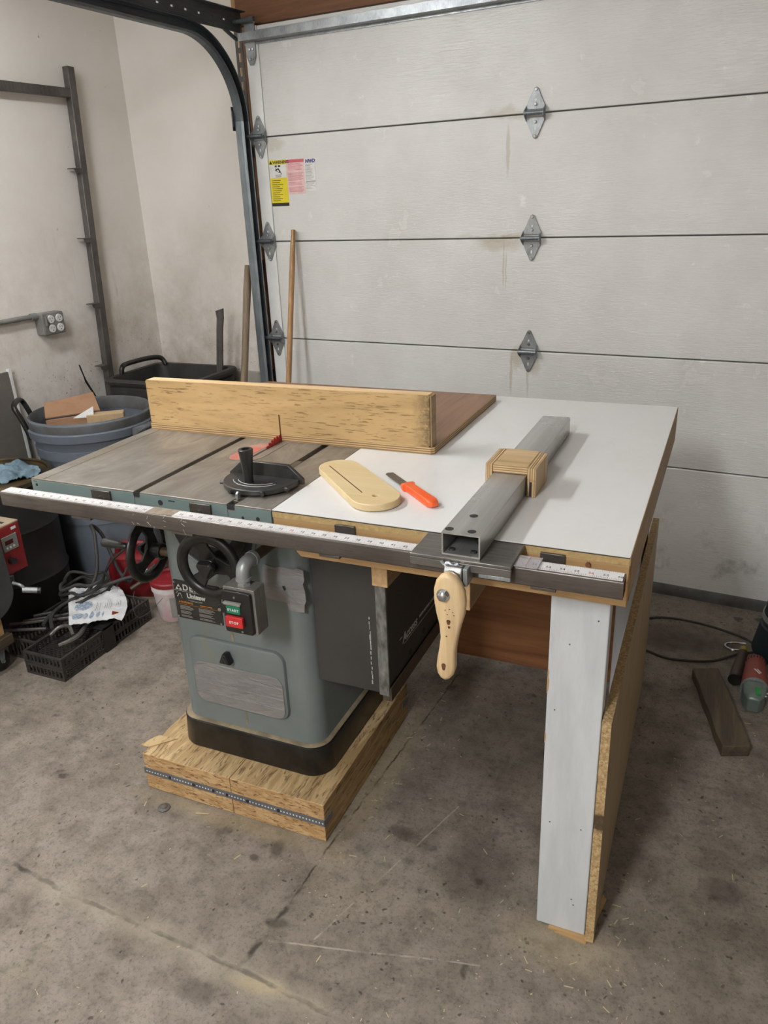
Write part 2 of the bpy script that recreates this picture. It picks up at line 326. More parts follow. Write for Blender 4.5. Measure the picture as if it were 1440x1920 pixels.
# printed leaflet bag (object origin at its middle) ---------------
n = NT('printed_paper_bag', 0.6)
col = n.mix(n.step(n.noise(12, 4), 0.4, 0.7, 0, 0.5), S('e0dfde'), S('c9c8ca'))
wb = n.wobble(60, 0.006)
for cc, r in [((-0.035, -0.012), (0.034, 0.037)), ((-0.042, 0.085), (0.034, 0.016)), ((-0.046, -0.092), (0.020, 0.026)), ((-0.018, -0.094), (0.008, 0.026)), ((0.004, -0.094), (0.008, 0.026)), ((0.026, -0.092), (0.008, 0.024)), ((0.044, -0.09), (0.004, 0.02))]:
    d = n.blob(cc, r, wb); ring = n.math('MULTIPLY', n.step(d, 0.95, 1.05, 1, 0), n.step(n.noise(140, 3), 0.42, 0.52, 0.35, 1)); col = n.mix(n.math('MULTIPLY', ring, 0.8), col, S('5f7f9c'))
n.base(col); n.bump(n.noise(14, 5, 0.7), 0.7, 0.01); M['bag'] = n.m

# ---------------------------------------------------------------- geometry helpers
TH = -0.07930912; D0 = Vector((0, 1.79476, 0))
DOOR = Matrix.Translation(D0) @ Matrix.Rotation(TH, 4, 'Z')     # local: x along the door, -y into the room
def DP(u, n_, z): return DOOR @ Vector((u, -n_, z))

def BM(): return bmesh.new()
def box(bm, x0, x1, y0, y1, z0, z1, mat=None):
    vs = [bm.verts.new((x, y, z)) for z in (z0, z1) for y in (y0, y1) for x in (x0, x1)]
    if mat is not None:
        for v in vs: v.co = mat @ v.co
    for f in ((0, 2, 3, 1), (4, 5, 7, 6), (0, 1, 5, 4), (2, 6, 7, 3), (0, 4, 6, 2), (1, 3, 7, 5)): bm.faces.new([vs[i] for i in f])
    return bm
def frame_of(d):
    d = d.normalized(); u = d.cross(Vector((0, 0, 1)))
    if u.length < 1e-3: u = d.cross(Vector((0, 1, 0)))
    u.normalize(); return u, d.cross(u).normalized()
def loft(bm, rings, caps=True, closed=False):
    R = [[bm.verts.new(p) for p in r] for r in rings]; k = len(R[0])
    for i in range(len(R)-(0 if closed else 1)):
        A, B = R[i], R[(i+1) % len(R)]
        for j in range(k): bm.faces.new((A[j], A[(j+1) % k], B[(j+1) % k], B[j]))
    if caps and not closed:
        bm.faces.new(list(reversed(R[0]))); bm.faces.new(R[-1])
    return bm
def cyl(bm, p0, p1, r0, r1=None, seg=20):
    p0 = Vector(p0); p1 = Vector(p1); r1 = r0 if r1 is None else r1; u, v = frame_of(p1-p0)
    ring = lambda p, r: [p+u*math.cos(2*PI*i/seg)*r+v*math.sin(2*PI*i/seg)*r for i in range(seg)]
    return loft(bm, [ring(p0, r0), ring(p1, r1)])
def smoothpts(pts, k=6):
    pts = [Vector(p) for p in pts]; out = []
    for i in range(len(pts)-1):
        a = pts[max(i-1, 0)]; b = pts[i]; c = pts[i+1]; d = pts[min(i+2, len(pts)-1)]
        for j in range(k):
            t = j/k; out.append(0.5*((2*b)+(c-a)*t+(2*a-5*b+4*c-d)*t*t+(3*b-a-3*c+d)*t**3))
    out.append(pts[-1]); return out
def tube(bm, pts, r, seg=10, smooth=6, radii=None, closed=False):
    P = smoothpts(pts, smooth) if smooth else [Vector(p) for p in pts]
    if closed: P = P[:-1]
    rings = []; n_ = len(P); u = None
    for i, p in enumerate(P):
        d = (P[(i+1) % n_]-P[i-1]) if closed else (P[min(i+1, n_-1)]-P[max(i-1, 0)])
        d.normalize()
        if u is None: u, v = frame_of(d)
        else:
            u = (u-d*u.dot(d)).normalized(); v = d.cross(u)
        rr = r if radii is None else radii(i/(n_-1))
        rings.append([p+u*math.cos(2*PI*j/seg)*rr+v*math.sin(2*PI*j/seg)*rr for j in range(seg)])
    return loft(bm, rings, True, closed)
def lathe(bm, prof, c=(0, 0, 0), seg=48, axis='z', closed=False, mat=None):
    rings = []
    for r, h in prof:
        ring = []
        for i in range(seg):
            a = 2*PI*i/seg; x, y = r*math.cos(a), r*math.sin(a)
            p = {'z': (x, y, h), 'y': (x, h, -y), 'x': (h, x, y)}[axis]
            p = Vector(p)
            if mat: p = mat @ p
            ring.append(p+Vector(c))
        rings.append(ring)
    return loft(bm, rings, not closed, closed)
def prism(bm, poly, h0, h1, plane='xy', mat=None):
    f = {'xy': lambda a, b, h: (a, b, h), 'xz': lambda a, b, h: (a, h, b), 'yz': lambda a, b, h: (h, a, b)}[plane]
    def P(h): return [(mat @ Vector(f(a, b, h)) if mat else Vector(f(a, b, h))) for a, b in poly]
    return loft(bm, [P(h0), P(h1)])
def rrect(x0, x1, y0, y1, r, k=6):
    out = []
    for cx, cy, a0 in ((x1-r, y1-r, 0), (x0+r, y1-r, 90), (x0+r, y0+r, 180), (x1-r, y0+r, 270)):
        for i in range(k+1):
            a = math.radians(a0+90*i/k); out.append((cx+r*math.cos(a), cy+r*math.sin(a)))
    return out
def plate_hole(bm, poly, hole, h0, h1, plane='xy', mat=None):
    """solid plate with one hole (both loops same point count)"""
    f = {'xy': lambda a, b, h: (a, b, h), 'xz': lambda a, b, h: (a, h, b), 'yz': lambda a, b, h: (h, a, b)}[plane]
    g = lambda L, h: [(mat @ Vector(f(a, b, h)) if mat else Vector(f(a, b, h))) for a, b in L]
    return loft(bm, [g(poly, h0), g(poly, h1), g(hole, h1), g(hole, h0)], False, True)

def finish(bm, name, mat, smooth=40, bevel=0.0, seg=2):
    bmesh.ops.recalc_face_normals(bm, faces=bm.faces)
    me = bpy.data.meshes.new(name)
    lim = math.radians(smooth)
    for f in bm.faces: f.smooth = True
    for e in bm.edges:
        e.smooth = len(e.link_faces) == 2 and e.calc_face_angle(0) < lim
    bm.to_mesh(me); bm.free()
    for mm in (mat if isinstance(mat, (list, tuple)) else [mat]): me.materials.append(mm)
    return me
def world_of(o):
    mm = Matrix.LocRotScale(o.location, o.rotation_euler, o.scale)
    return world_of(o.parent) @ mm if o.parent else mm
def obj(name, bm, mat, parent=None, space=None, bevel=0.0, seg=2, label=None, smooth=40, origin=None, subsurf=0):
    me = finish(bm, name, mat, smooth); o = bpy.data.objects.new(name, me); COL.objects.link(o)
    if parent:
        o.parent = parent; me.transform(world_of(parent).inverted() @ (space or Matrix.Identity(4)))
    else:
        if space: 
            if origin is None: o.matrix_world = space
            else: me.transform(space)
        if origin is None and not space:
            xs = [v.co.x for v in me.vertices]; ys = [v.co.y for v in me.vertices]; zs = [v.co.z for v in me.vertices]
            origin = ((min(xs)+max(xs))/2, (min(ys)+max(ys))/2, min(zs))
        if origin is not None:
            me.transform(Matrix.Translation(-Vector(origin))); o.location = origin
    if bevel:
        b = o.modifiers.new('bevel', 'BEVEL'); b.width = bevel; b.segments = seg; b.limit_method = 'ANGLE'; b.angle_limit = math.radians(40)
    if subsurf:
        s_ = o.modifiers.new('sub', 'SUBSURF'); s_.levels = subsurf; s_.render_levels = subsurf
    if label: o['label'] = label
    return o
def thing(name, label, cat, loc=(0, 0, 0), rot=(0, 0, 0), group=None):
    o = bpy.data.objects.new(name, None); COL.objects.link(o); o.location = loc; o.rotation_euler = rot
    o['label'] = label; o['category'] = cat
    if group: o['group'] = group
    return o
def tag(o, label, cat, group=None, kind=None):
    o['label'] = label; o['category'] = cat
    if group: o['group'] = group
    if kind: o['kind'] = kind
    return o
def struct(o): o['kind'] = 'structure'; return o
def textmesh(s, size, ext=0.0003, font_shear=0.0, bold=0.0, align='LEFT', spacing=1.0):
    c = bpy.data.curves.new('t', 'FONT'); c.body = s; c.size = size; c.extrude = ext; c.shear = font_shear; c.offset = bold; c.align_x = align; c.space_character = spacing
    o = bpy.data.objects.new('t', c); COL.objects.link(o)
    dg = bpy.context.evaluated_depsgraph_get(); dg.update()
    me = bpy.data.meshes.new_from_object(o.evaluated_get(dg)); bpy.data.objects.remove(o); bpy.data.curves.remove(c); return me
def text(bm, s, size, mat, **k):
    """add lettering to bm; text lies in the local XY plane of mat"""
    me = textmesh(s, size, **k); me.transform(mat); bm.from_mesh(me); bpy.data.meshes.remove(me); return bm
FRONT = Matrix.Rotation(PI/2, 4, 'X')          # text plane XY -> world XZ, facing -Y

# ================================================================ the room
bm = BM(); box(bm, -5, 5, -5, 5, -0.1, 0); struct(obj('floor', bm, M['concrete'], origin=(0, 0, 0)))
bm = BM(); box(bm, -1.93, 4.2, -5.2, 0.25, 2.75, 2.85); struct(obj('ceiling', bm, M['ceiling'], space=DOOR))
bm = BM(); box(bm, -2.02, -1.93, -5.2, 0.25, 0, 2.75); struct(obj('wall_left', bm, M['wall'], space=DOOR))
wl_ = bpy.data.objects['wall_left']
bm = BM(); prism(bm, [(-.452, .868), (-.444, .866), (-.434, .825), (-.424, .792), (-.400, .742), (-.380, .700), (-.386, .698), (-.408, .735), (-.432, .780), (-.438, .815), (-.447, .845)], -1.9302, -1.9292, 'yz'); obj('torn_crack', bm, M['ink'], wl_, DOOR)
bm = BM(); box(bm, 4.2, 4.3, -5.2, 0.25, 0, 2.75); struct(obj('wall_right', bm, M['wall'], space=DOOR))
bm = BM(); box(bm, -1.93, 4.2, -5.3, -5.2, 0, 2.75); struct(obj('wall_back', bm, M['wall'], space=DOOR))
bm = BM(); box(bm, -1.93, -1.205, 0.10, 0.20, 0, 2.75); struct(obj('wall_front', bm, M['wall'], space=DOOR))
bm = BM(); box(bm, -1.205, -1.10, 0.048, 0.20, 0, 2.21); struct(obj('trim_1', bm, M['jamb'], space=DOOR, bevel=0.002))
bm = BM(); box(bm, -1.232, -1.2055, 0.06, 0.0995, 2.17, 2.75); struct(obj('trim_2', bm, M['jamblight'], space=DOOR))
bm = BM(); box(bm, -1.205, 4.2, 0.048, 0.20, 2.212, 2.75); struct(obj('trim_3', bm, M['header'], space=DOOR, bevel=0.002))
bm = BM(); box(bm, -1.93, -1.2055, 0.085, 0.0995, 0, 0.765); struct(obj('baseboard_front', bm, plain('painted_footing', 'aba69b', 0.8, 0, '8f897e', 6, 0.2), space=DOOR, bevel=0.003))

# garage door: five sections, end stile, strut, seal, hinges, stickers
droot = bpy.data.objects.new('door_1', None); COL.objects.link(droot); droot.matrix_world = DOOR; droot.location = D0; droot.rotation_euler = (0, 0, TH); droot['kind'] = 'structure'
seams = [0.045, 0.541, 0.954, 1.376, 1.793, 2.20]
for i in range(5):
    bm = BM(); box(bm, -1.07, 3.9, 0.0, 0.045, seams[i]+0.0022, seams[i+1]-0.0022)
    obj('door_section', bm, M['door'], droot, DOOR, bevel=0.003)
bm = BM(); box(bm, -1.07, 3.9, 0.012, 0.044, 0.05, 2.195); obj('seam_core', bm, M['rubber'], droot, DOOR)
for i in range(5):
    bm = BM(); box(bm, -1.133, -1.071, -0.002, 0.046, seams[i]+0.002, seams[i+1]-0.002)
    obj('end_stile', bm, M['stile'], droot, DOOR, bevel=0.002)
bm = BM(); prism(bm, [(-0.008, 0.05), (-0.012, 0.03), (-0.004, 0.012), (0.0, 0.0), (0.05, 0.0), (0.055, 0.05)], -1.13, 3.9, 'yz'); obj('bottom_seal', bm, M['rubber'], droot, DOOR)
# strut: hat-shaped galvanised channel
bm = BM(); prism(bm, [(-0.001, 2.132), (-0.001, 2.142), (-0.040, 2.146), (-0.040, 2.168), (-0.001, 2.172), (-0.001, 2.182), (-0.006, 2.182), (-0.006, 2.174), (-0.045, 2.171), (-0.045, 2.143), (-0.006, 2.140), (-0.006, 2.132)], -1.135, 3.9, 'yz')
obj('top_strut', bm, M['galv'], droot, DOOR)
bm = BM(); prism(bm, [(-1.125, 2.225), (-1.075, 2.225), (-1.08, 2.09), (-1.095, 2.06), (-1.112, 2.06), (-1.125, 2.09)], -0.012, -0.003, 'xz'); obj('top_bracket', bm, M['galv'], droot, DOOR, bevel=0.001)
bm = BM(); cyl(bm, DP(-1.17, 0.03, 2.215), DP(-1.06, 0.03, 2.215), 0.009, seg=14); obj('roller_shaft', bm, M['trackdark'], droot)
for uc in (-1.104, -1.088):
    for z in (2.15, 2.115, 2.08): 
        bm = BM(); cyl(bm, DP(uc, 0.010, z), DP(uc, 0.017, z), 0.006, 0.004, 6); obj('bolt', bm, M['bolt'], droot)
def hinge(u, z, side=False):
    h = 0.083; w_ = 0.033
    bm = BM()
    up = [(u-w_, z+0.012), (u+w_, z+0.012), (u+w_, z+0.024), (u+0.007, z+h-0.004), (u, z+h), (u-0.007, z+h-0.004), (u-w_, z+0.024)]
    dn = [(a, 2*z-b) for a, b in reversed(up)]
    prism(bm, up, -0.006, -0.002, 'xz'); prism(bm, dn, -0.006, -0.002, 'xz')
    # folded cheeks that carry the pin
    for s in (-1, 1):
        prism(bm, [(-0.003, z+0.026), (-0.032, z+0.008), (-0.032, z-0.008), (-0.003, z-0.026)], u+s*(w_+0.001)-0.0015, u+s*(w_+0.001)+0.0015, 'yz')
    H = obj('hinge', bm, M['galv'], droot, DOOR, bevel=0.0008)
    bm = BM(); cyl(bm, DP(u-w_-0.004, 0.026, z), DP(u+w_+0.004, 0.026, z), 0.0075, seg=14)
    if side:
        cyl(bm, DP(u-0.075, 0.030, z+0.004), DP(u+w_, 0.030, z+0.004), 0.008, seg=14)
    obj('pin', bm, M['trackdark'] if side else M['track'], H)
    bm = BM()
    for dz, r in ((0.074, 0.0065), (0.028, 0.0065), (-0.028, 0.0065), (-0.074, 0.0065)):
        cyl(bm, DP(u, 0.006, z+dz), DP(u, 0.011, z+dz), r, r*0.7, 6)
    obj('bolt', bm, M['bolt'], H)
    bm = BM(); prism(bm, rrect(u-0.0025, u+0.0025, z-0.056, z-0.044, 0.0024, 3), -0.0064, -0.006, 'xz'); prism(bm, rrect(u-0.0025, u+0.0025, z+0.038, z+0.046, 0.0024, 3), -0.0064, -0.006, 'xz'); obj('slot', bm, M['stile'], H, DOOR)
for z in seams[2:5]:
    hinge(0.1015, z); hinge(-1.101, z, True)
hinge(0.1015, seams[1]); hinge(-1.101, seams[1], True)
# stickers
def paper(poly, mat, off, lab=None, name='sticker', parent=droot):
    bm = BM(); prism(bm, poly, -off-0.0004, -off, 'xz'); return obj(name, bm, mat, parent, DOOR, label=lab)
def rc(a, b, c_, d): return [(a, c_), (b, c_), (b, d), (a, d)]
x0, x1, x2, x3 = -1.068, -0.979, -0.890, -0.836
st = paper(rc(x0, x1, 1.52, 1.702), M['yellow'], 0.0005, 'yellow and white falling-door warning sticker')
paper(rc(x0+0.001, x1-0.001, 1.632, 1.684), M['paper'], 0.0010, None, 'white_field', st)
paper(rc(x0, x1, 1.52, 1.533), M['ink'], 0.0010, None, 'black_band', st)
bm = BM(); text(bm, 'WARNING', 0.017, DOOR @ Matrix.Translation((x0+0.020, -0.0012, 1.687)) @ FRONT, bold=0.0004)
prism(bm, [(x0+0.002, 1.686), (x0+0.018, 1.686), (x0+0.010, 1.700)], -0.0014, -0.001, 'xz', DOOR)
for i in range(11):
    z = 1.622-i*0.008; ln = random.uniform(0.5, 0.92)
    box(bm, x0+0.008, x0+0.008+0.074*ln, -0.0012, -0.001, z-0.0011, z+0.0011, DOOR)
# falling figure and blocks
box(bm, x0+0.030, x0+0.040, -0.0016, -0.001, 1.674, 1.681, DOOR); box(bm, x0+0.046, x0+0.058, -0.0016, -0.001, 1.674, 1.681, DOOR)
for a, b, r in [((0.030, 1.662), (0.046, 1.668), 0.0022), ((0.046, 1.668), (0.056, 1.654), 0.0032), ((0.056, 1.654), (0.062, 1.646), 0.0018), ((0.034, 1.670), (0.040, 1.656), 0.0018), ((0.046, 1.655), (0.054, 1.652), 0.0018)]:
    cyl(bm, DP(x0+a[0], 0.0012, a[1]), DP(x0+b[0], 0.0012, b[1]), r, seg=4)
for i in range(3): box(bm, x0+0.03, x0+0.06, -0.0016, -0.001, 1.643-i*0.004, 1.6445-i*0.004, DOOR)
obj('lettering', bm, M['ink'], st)
st = paper(rc(x1, x2, 1.565, 1.700), M['pink'], 0.0005, 'pink instruction sticker')
paper(rc(x1, x2, 1.688, 1.700), M['redprint'], 0.001, None, 'red_header', st)
bm = BM()
for i in range(25):
    z = 1.683-i*0.0045
    if i in (6, 7, 15, 19): continue
    box(bm, x1+0.006, x1+0.006+0.078*random.uniform(0.8, 1), -0.0012, -0.001, z-0.0011, z+0.0011, DOOR)
obj('lettering', bm, M['pinkprint'], st)
st = paper(rc(x2, x3, 1.575, 1.700), M['paper'], 0.0005, 'white maker sticker with dark blue logo')
bm = BM(); text(bm, 'NWD', 0.0185, DOOR @ Matrix.Translation((x2+0.006, -0.0012, 1.684)) @ FRONT, bold=0.0008, font_shear=0.2); obj('logo', bm, M['blue'], st)
bm = BM()
for i in range(21):
    z = 1.677-i*0.0046; box(bm, x2+0.004, x2+0.004+0.046*random.uniform(0.5, 1), -0.0012, -0.001, z-0.0006, z+0.0006, DOOR)
box(bm, x2+0.006, x3-0.002, -0.0012, -0.001, 1.611, 1.614, DOOR)
obj('lettering', bm, M['dimprint'], st)

# door track -------------------------------------------------------
T = thing('door_track', 'curved galvanised steel track that guides the white overhead door, left side', 'track', DP(-1.14, 0.05, 0), (0, 0, TH))
def chan(path, name, mat, w_=0.05, lip=0.006, t=0.0022, u0=-1.176, du=0.040):
    """C channel opening toward +u, swept along path in (n, z)"""
    prof = [(0, -w_/2), (du*0.75, -w_/2), (du, -w_/2+lip), (du-0.003, -w_/2+lip+0.002), (du*0.72, -w_/2+t), (t, -w_/2+t), (t, w_/2-t), (du*0.72, w_/2-t), (du-0.003, w_/2-lip-0.002), (du, w_/2-lip), (du*0.75, w_/2), (0, w_/2)]
    bm = BM(); rings = []
    for i, (a, z) in enumerate(path):
        p = Vector(path[min(i+1, len(path)-1)])-Vector(path[max(i-1, 0)]); p.normalize(); nx, nz = -p[1], p[0]
        rings.append([DP(u0+q, a+nx*k, z+nz*k) for q, k in prof])
    loft(bm, rings); return obj(name, bm, mat, T, smooth=30)
NC = 0.040; RC = 0.31; ZT = 1.885
chan([(NC, 0.02), (NC, 1.0), (NC, ZT-0.03)], 'vertical_rail', M['track'])
arc = [(NC+RC*(1-math.cos(a)), ZT-0.03+RC*math.sin(a)) for a in [PI/2*i/20 for i in range(21)]]
chan(arc, 'curved_rail', M['trackdark'])
chan([(NC+RC, ZT-0.03+RC), (1.2, ZT-0.03+RC+0.012), (2.6, ZT-0.03+RC+0.03)], 'horizontal_rail', M['trackdark'])
bm = BM(); box(bm, -1.181, -1.176, -0.078, -0.012, 1.835, 1.895); box(bm, -1.184, -1.181, -0.075, -0.02, 1.82, 1.91); obj('splice_plate', bm, M['trackdark'], T, DOOR, bevel=0.001)
# perforated angle: long bar with slots, from the jamb back over the rail
def slotted(name, mat, length, M_, wd=0.075, pitch=0.075):
    bm = BM(); k = int(length/pitch)
    for i in range(k):
        a = i*pitch
        plate_hole(bm, rc(a, a+pitch, 0, wd), rc(a+0.028, a+0.042, wd*0.42, wd*0.52), 0, 0.003, 'xy', M_)
    for i in range(k):
        a = i*pitch; box(bm, a, a+pitch, wd-0.003, wd, 0, 0.028, M_)
    bmesh.ops.remove_doubles(bm, verts=bm.verts, dist=0.0001)
    return obj(name, bm, mat, T, smooth=30)
MA = DOOR @ Matrix(((0, 0, 1, -1.163), (-1, 0, 0, 0.02), (0, 1, 0, 2.182), (0, 0, 0, 1)))
slotted('perforated_angle', M['trackdark'], 1.6, MA)
# upright wall angle with long slots
bm = BM(); z = 1.55
while z < 2.18:
    plate_hole(bm, rc(-1.192, -1.155, z, z+0.052), rc(-1.180, -1.167, z+0.010, z+0.042), 0.009, 0.012, 'xz', DOOR); z += 0.052
z = 0.05
box(bm, -1.190, -1.187, -0.02, 0.046, 0.05, 1.55, DOOR); bmesh.ops.remove_doubles(bm, verts=bm.verts, dist=0.0001)
obj('wall_angle', bm, M['rack'], T)
for z in (0.25, 0.75, 1.25, 1.72):
    bm = BM(); box(bm, -1.185, -1.177, -0.05, 0.046, z, z+0.045); obj('jamb_bracket', bm, M['trackdark'], T, DOOR, bevel=0.001)
bm = BM(); box(bm, -1.163, -1.158, -2.5, -2.47, 2.19, 2.75); obj('hanger_strap', bm, M['trackdark'], T, DOOR)
bm = BM(); tube(bm, [DP(-1.168, 0.62, 2.275), DP(-1.168, 0.35, 2.252), DP(-1.168, 0.18, 2.222), DP(-1.166, 0.06, 2.175), DP(-1.16, 0.02, 2.155)], 0.0075, 8, 5); obj('curved_brace', bm, M['trackdark'], T)

# left wall steel rack ------------------------------------------------
R = thing('wall_rack', 'bare steel frame with short angled pegs standing against left wall', 'rack', DP(-1.90, 0.33, 0), (0, 0, TH))
def bar(bm, a, b, wx, wy, sp=None):
    a = Vector(a); b = Vector(b); d = (b-a).normalized()
    u = Vector((1, 0, 0)); u = (u-d*u.dot(d)).normalized(); v = d.cross(u)
    loft(bm, [[p+u*sx*wx/2+v*sy*wy/2 for sx, sy in ((-1, -1), (1, -1), (1, 1), (-1, 1))] for p in (a, b)]); return bm
# slightly leaning upright, in door space (x=u, y=-n)
pt = lambda n_, z, u=-1.90: (u, -n_, z)
up0, up1 = (0.335, 0.0), (0.288, 2.075)
bm = BM(); bar(bm, pt(0.352, 0.0), pt(0.241, 2.11), 0.035, 0.036); obj('upright', bm, M['rack'], R, DOOR, bevel=0.003)
bm = BM(); bar(bm, pt(0.265, 2.008), pt(1.8, 2.008), 0.03, 0.036); obj('cross_rail', bm, M['rack'], R, DOOR, bevel=0.002)
bm = BM(); bar(bm, pt(1.83, 0.0), pt(1.80, 2.11), 0.035, 0.034); obj('upright', bm, M['rack'], R, DOOR, bevel=0.003)
for z in (1.705, 1.415, 1.128, 0.842):
    nn = 0.352-0.111*z/2.11
    bm = BM(); box(bm, -1.920, -1.872, -nn-0.062, -nn-0.017, z+0.002, z+0.006); prism(bm, [(-nn-0.066, z+0.006), (-nn-0.017, z+0.006), (-nn-0.017, z-0.014), (-nn-0.056, z-0.014)], -1.879, -1.875, 'yz')
    bmesh.ops.rotate(bm, verts=bm.verts, cent=(-1.90, -nn, z), matrix=Matrix.Rotation(0.0, 3, 'X')); obj('peg', bm, M['rack'], R, DOOR, bevel=0.0008)

# electrical outlet box + conduit --------------------------------------
O = thing('outlet_box', 'grey metal electrical box with four white sockets on left wall', 'outlet', DP(-1.93, 0.605, 1.085), (0, 0, TH))
bm = BM(); prism(bm, rrect(-0.642, -0.526, 1.034, 1.128, 0.008, 3), -1.93, -1.88, 'yz', Matrix.Identity(4)); obj('box', bm, M['greyenamel'], O, DOOR, bevel=0.003)
bm = BM(); prism(bm, rrect(-0.638, -0.530, 1.038, 1.124, 0.006, 3), -1.88, -1.876, 'yz'); obj('cover_plate', bm, M['greyenamel'], O, DOOR, bevel=0.001)
for dy in (-0.600, -0.556):
    for z in (1.061, 1.101):
        bm = BM(); lathe(bm, [(0.0005, 0.004), (0.0165, 0.004), (0.0175, 0.0)], (-1.876, dy, z), 20, 'x'); s_ = obj('socket', bm, M['white_plastic'], O, DOOR)
        bm = BM()
        for a in (-0.006, 0.006): box(bm, -1.8722, -1.8715, dy+a-0.001, dy+a+0.001, z, z+0.007)
        cyl(bm, (-1.8722, dy, z-0.008), (-1.8715, dy, z-0.008), 0.0025, seg=8); obj('slots', bm, M['ink'], s_, DOOR)
bm = BM(); box(bm, -1.878, -1.865, -0.633, -0.625, 1.075, 1.118); obj('toggle', bm, M['greyenamel'], O, DOOR, bevel=0.002)
C_ = thing('conduit', 'thin grey metal conduit running left from the socket box', 'pipe', DP(-1.912, 1.4, 1.11), (0, 0, TH))
bm = BM(); cyl(bm, (-1.912, -2.6, 1.118), (-1.912, -0.643, 1.118), 0.011, seg=16); obj('pipe', bm, M['greyenamel'], C_, DOOR)
bm = BM(); cyl(bm, (-1.912, -0.672, 1.118), (-1.912, -0.6435, 1.118), 0.015, seg=16); obj('coupling', bm, M['galv'], C_, DOOR)

# grey sheet leaning at left
bm = BM(); mat_ = DOOR @ Matrix.Translation((-1.892, -1.05, 0.001)) @ Matrix.Rotation(-0.022, 4, 'Y'); box(bm, -0.005, 0.005, -0.4, 0.21, 0.0, 0.915, mat_)
gs = thing('sheet_board', 'grey board leaning on left wall behind the drum and blue can', 'board', DP(-1.89, 1.05, 0))
obj('panel', bm, M['boardgrey'], gs, bevel=0.001)
bm = BM(); box(bm, -0.008, 0.008, 0.2105, 0.2225, 0.0, 0.925, mat_); obj('edge_strip', bm, M['white_plastic'], gs)

# ================================================================ corner clutter
# black tote
tt = thing('tote_bin', 'large black plastic utility bin in the back left corner', 'bin', (-1.58, 1.70, 0))
def rr(x0, x1, y0, y1, r, z): return [Vector((a, b, z)) for a, b in rrect(x0, x1, y0, y1, r, 5)]
cx, cy = -1.612, 1.728
def ring(hx, hy, z, r=0.05): return rr(cx-hx, cx+hx, cy-hy, cy+hy, r, z)
bm = BM(); loft(bm, [ring(.17, .16, 0), ring(.165, .155, 0.012), ring(.228, .198, 0.76), ring(.230, .200, 0.775)] + [ring(.245, .212, 0.775), ring(.25, .217, 0.79), ring(.245, .212, 0.80), ring(.22, .19, 0.80), ring(.215, .185, 0.76), ring(.155, .145, 0.03)])
obj('tub', bm, M['tote'], tt)
bm = BM(); loft(bm, [ring(.224, .195, 0.70), ring(.232, .204, 0.705), ring(.236, .207, 0.76), ring(.229, .200, 0.765)], False); obj('rim_band', bm, M['tote'], tt)
bar_ = BM(); tube(bar_, [(-1.84, 1.64, 0.80), (-1.84, 1.65, 0.83), (-1.85, 1.70, 0.838), (-1.84, 1.84, 0.838), (-1.81, 1.90, 0.83), (-1.79, 1.91, 0.795)], 0.012, 10); obj('handle', bar_, M['black'], tt)
# flat bar in tote
bm = BM(); loft(bm, [[Vector((x-w_, y, z)), Vector((x+w_, y, z+t_)), Vector((x+w_, y+.012, z+t_)), Vector((x-w_, y+.012, z))] for x, y, z, w_, t_ in ((-1.49, 1.80, .035, .017, 0), (-1.424, 1.85, .80, .017, 0), (-1.40, 1.85, .98, .016, 0), (-1.388, 1.85, 1.04, .0175, 0), (-1.386, 1.848, 1.075, .021, .012))])
tag(obj('steel_bar', bm, M['rack'], bevel=0.002), 'dark flat bar with flared tip standing up out of the black bin', 'bar')
# long tool handles
def handle(name, a, b, r0, r1, mat, label, bulb=0.0):
    bm = BM(); P = [Vector(a).lerp(Vector(b), t) for t in [i/12 for i in range(13)]]
    tube(bm, P, r0, 14, 1, radii=lambda t: (r0+(r1-r0)*t)*(1+bulb*math.exp(-((1-t)*9)**2))*(1 if t < 0.985 else 0.75))
    tag(obj(name, bm, mat), label, 'tool handle')
handle('tool_handle', DP(-1.178, 0.364, 0), DP(-1.203, 0.040, 1.278), 0.017, 0.0155, M['ashhandle'], 'weathered grey wooden tool handle leaning behind the door track', 0.25)
handle('tool_handle', DP(-0.951, 0.321, 0), DP(-0.955, 0.022, 1.424), 0.0125, 0.012, M['honeyhandle'], 'tall thin honey-coloured wooden handle leaning on the garage door')

# blue garbage can
gc = thing('garbage_can', 'round grey-blue plastic garbage can holding cardboard', 'garbage can', (-1.655, 1.215, 0))
c0 = (-1.655, 1.215, 0); bm = BM()
lathe(bm, [(0.02, 0), (0.205, 0), (0.212, 0.02), (0.222, 0.30), (0.2265, 0.302), (0.2265, 0.345), (0.222, 0.347), (0.236, 0.585), (0.241, 0.587), (0.243, 0.625), (0.238, 0.627), (0.243, 0.665), (0.258, 0.668), (0.262, 0.70), (0.254, 0.705), (0.254, 0.742), (0.246, 0.746), (0.244, 0.74), (0.242, 0.68), (0.232, 0.62), (0.20, 0.03), (0.02, 0.03)], c0, 72)
obj('body', bm, M['bluecan'], gc)
bm = BM(); lathe(bm, [(0.2545, 0.706), (0.2555, 0.709), (0.2555, 0.738), (0.2475, 0.7475), (0.2425, 0.741), (0.2405, 0.69), (0.2435, 0.69), (0.2435, 0.738), (0.247, 0.745), (0.254, 0.735)], c0, 72, closed=True); obj('rim', bm, M['candark'], gc)
for ang, nm in ((-0.02, 'handle'), (PI*1.0+0.35, 'handle')):
    Mx = Matrix.Translation(c0) @ Matrix.Rotation(ang, 4, 'Z'); bm = BM()
    if abs(ang) < 1:
        prism(bm, [(0.235, 0.64), (0.30, 0.665), (0.335, 0.705), (0.325, 0.715), (0.262, 0.70), (0.25, 0.60)], -0.05, 0.05, 'xz', Mx); obj(nm, bm, M['candark'], gc, bevel=0.004)
ang = PI+0.62; Mx = Matrix.Translation(c0) @ Matrix.Rotation(ang, 4, 'Z')
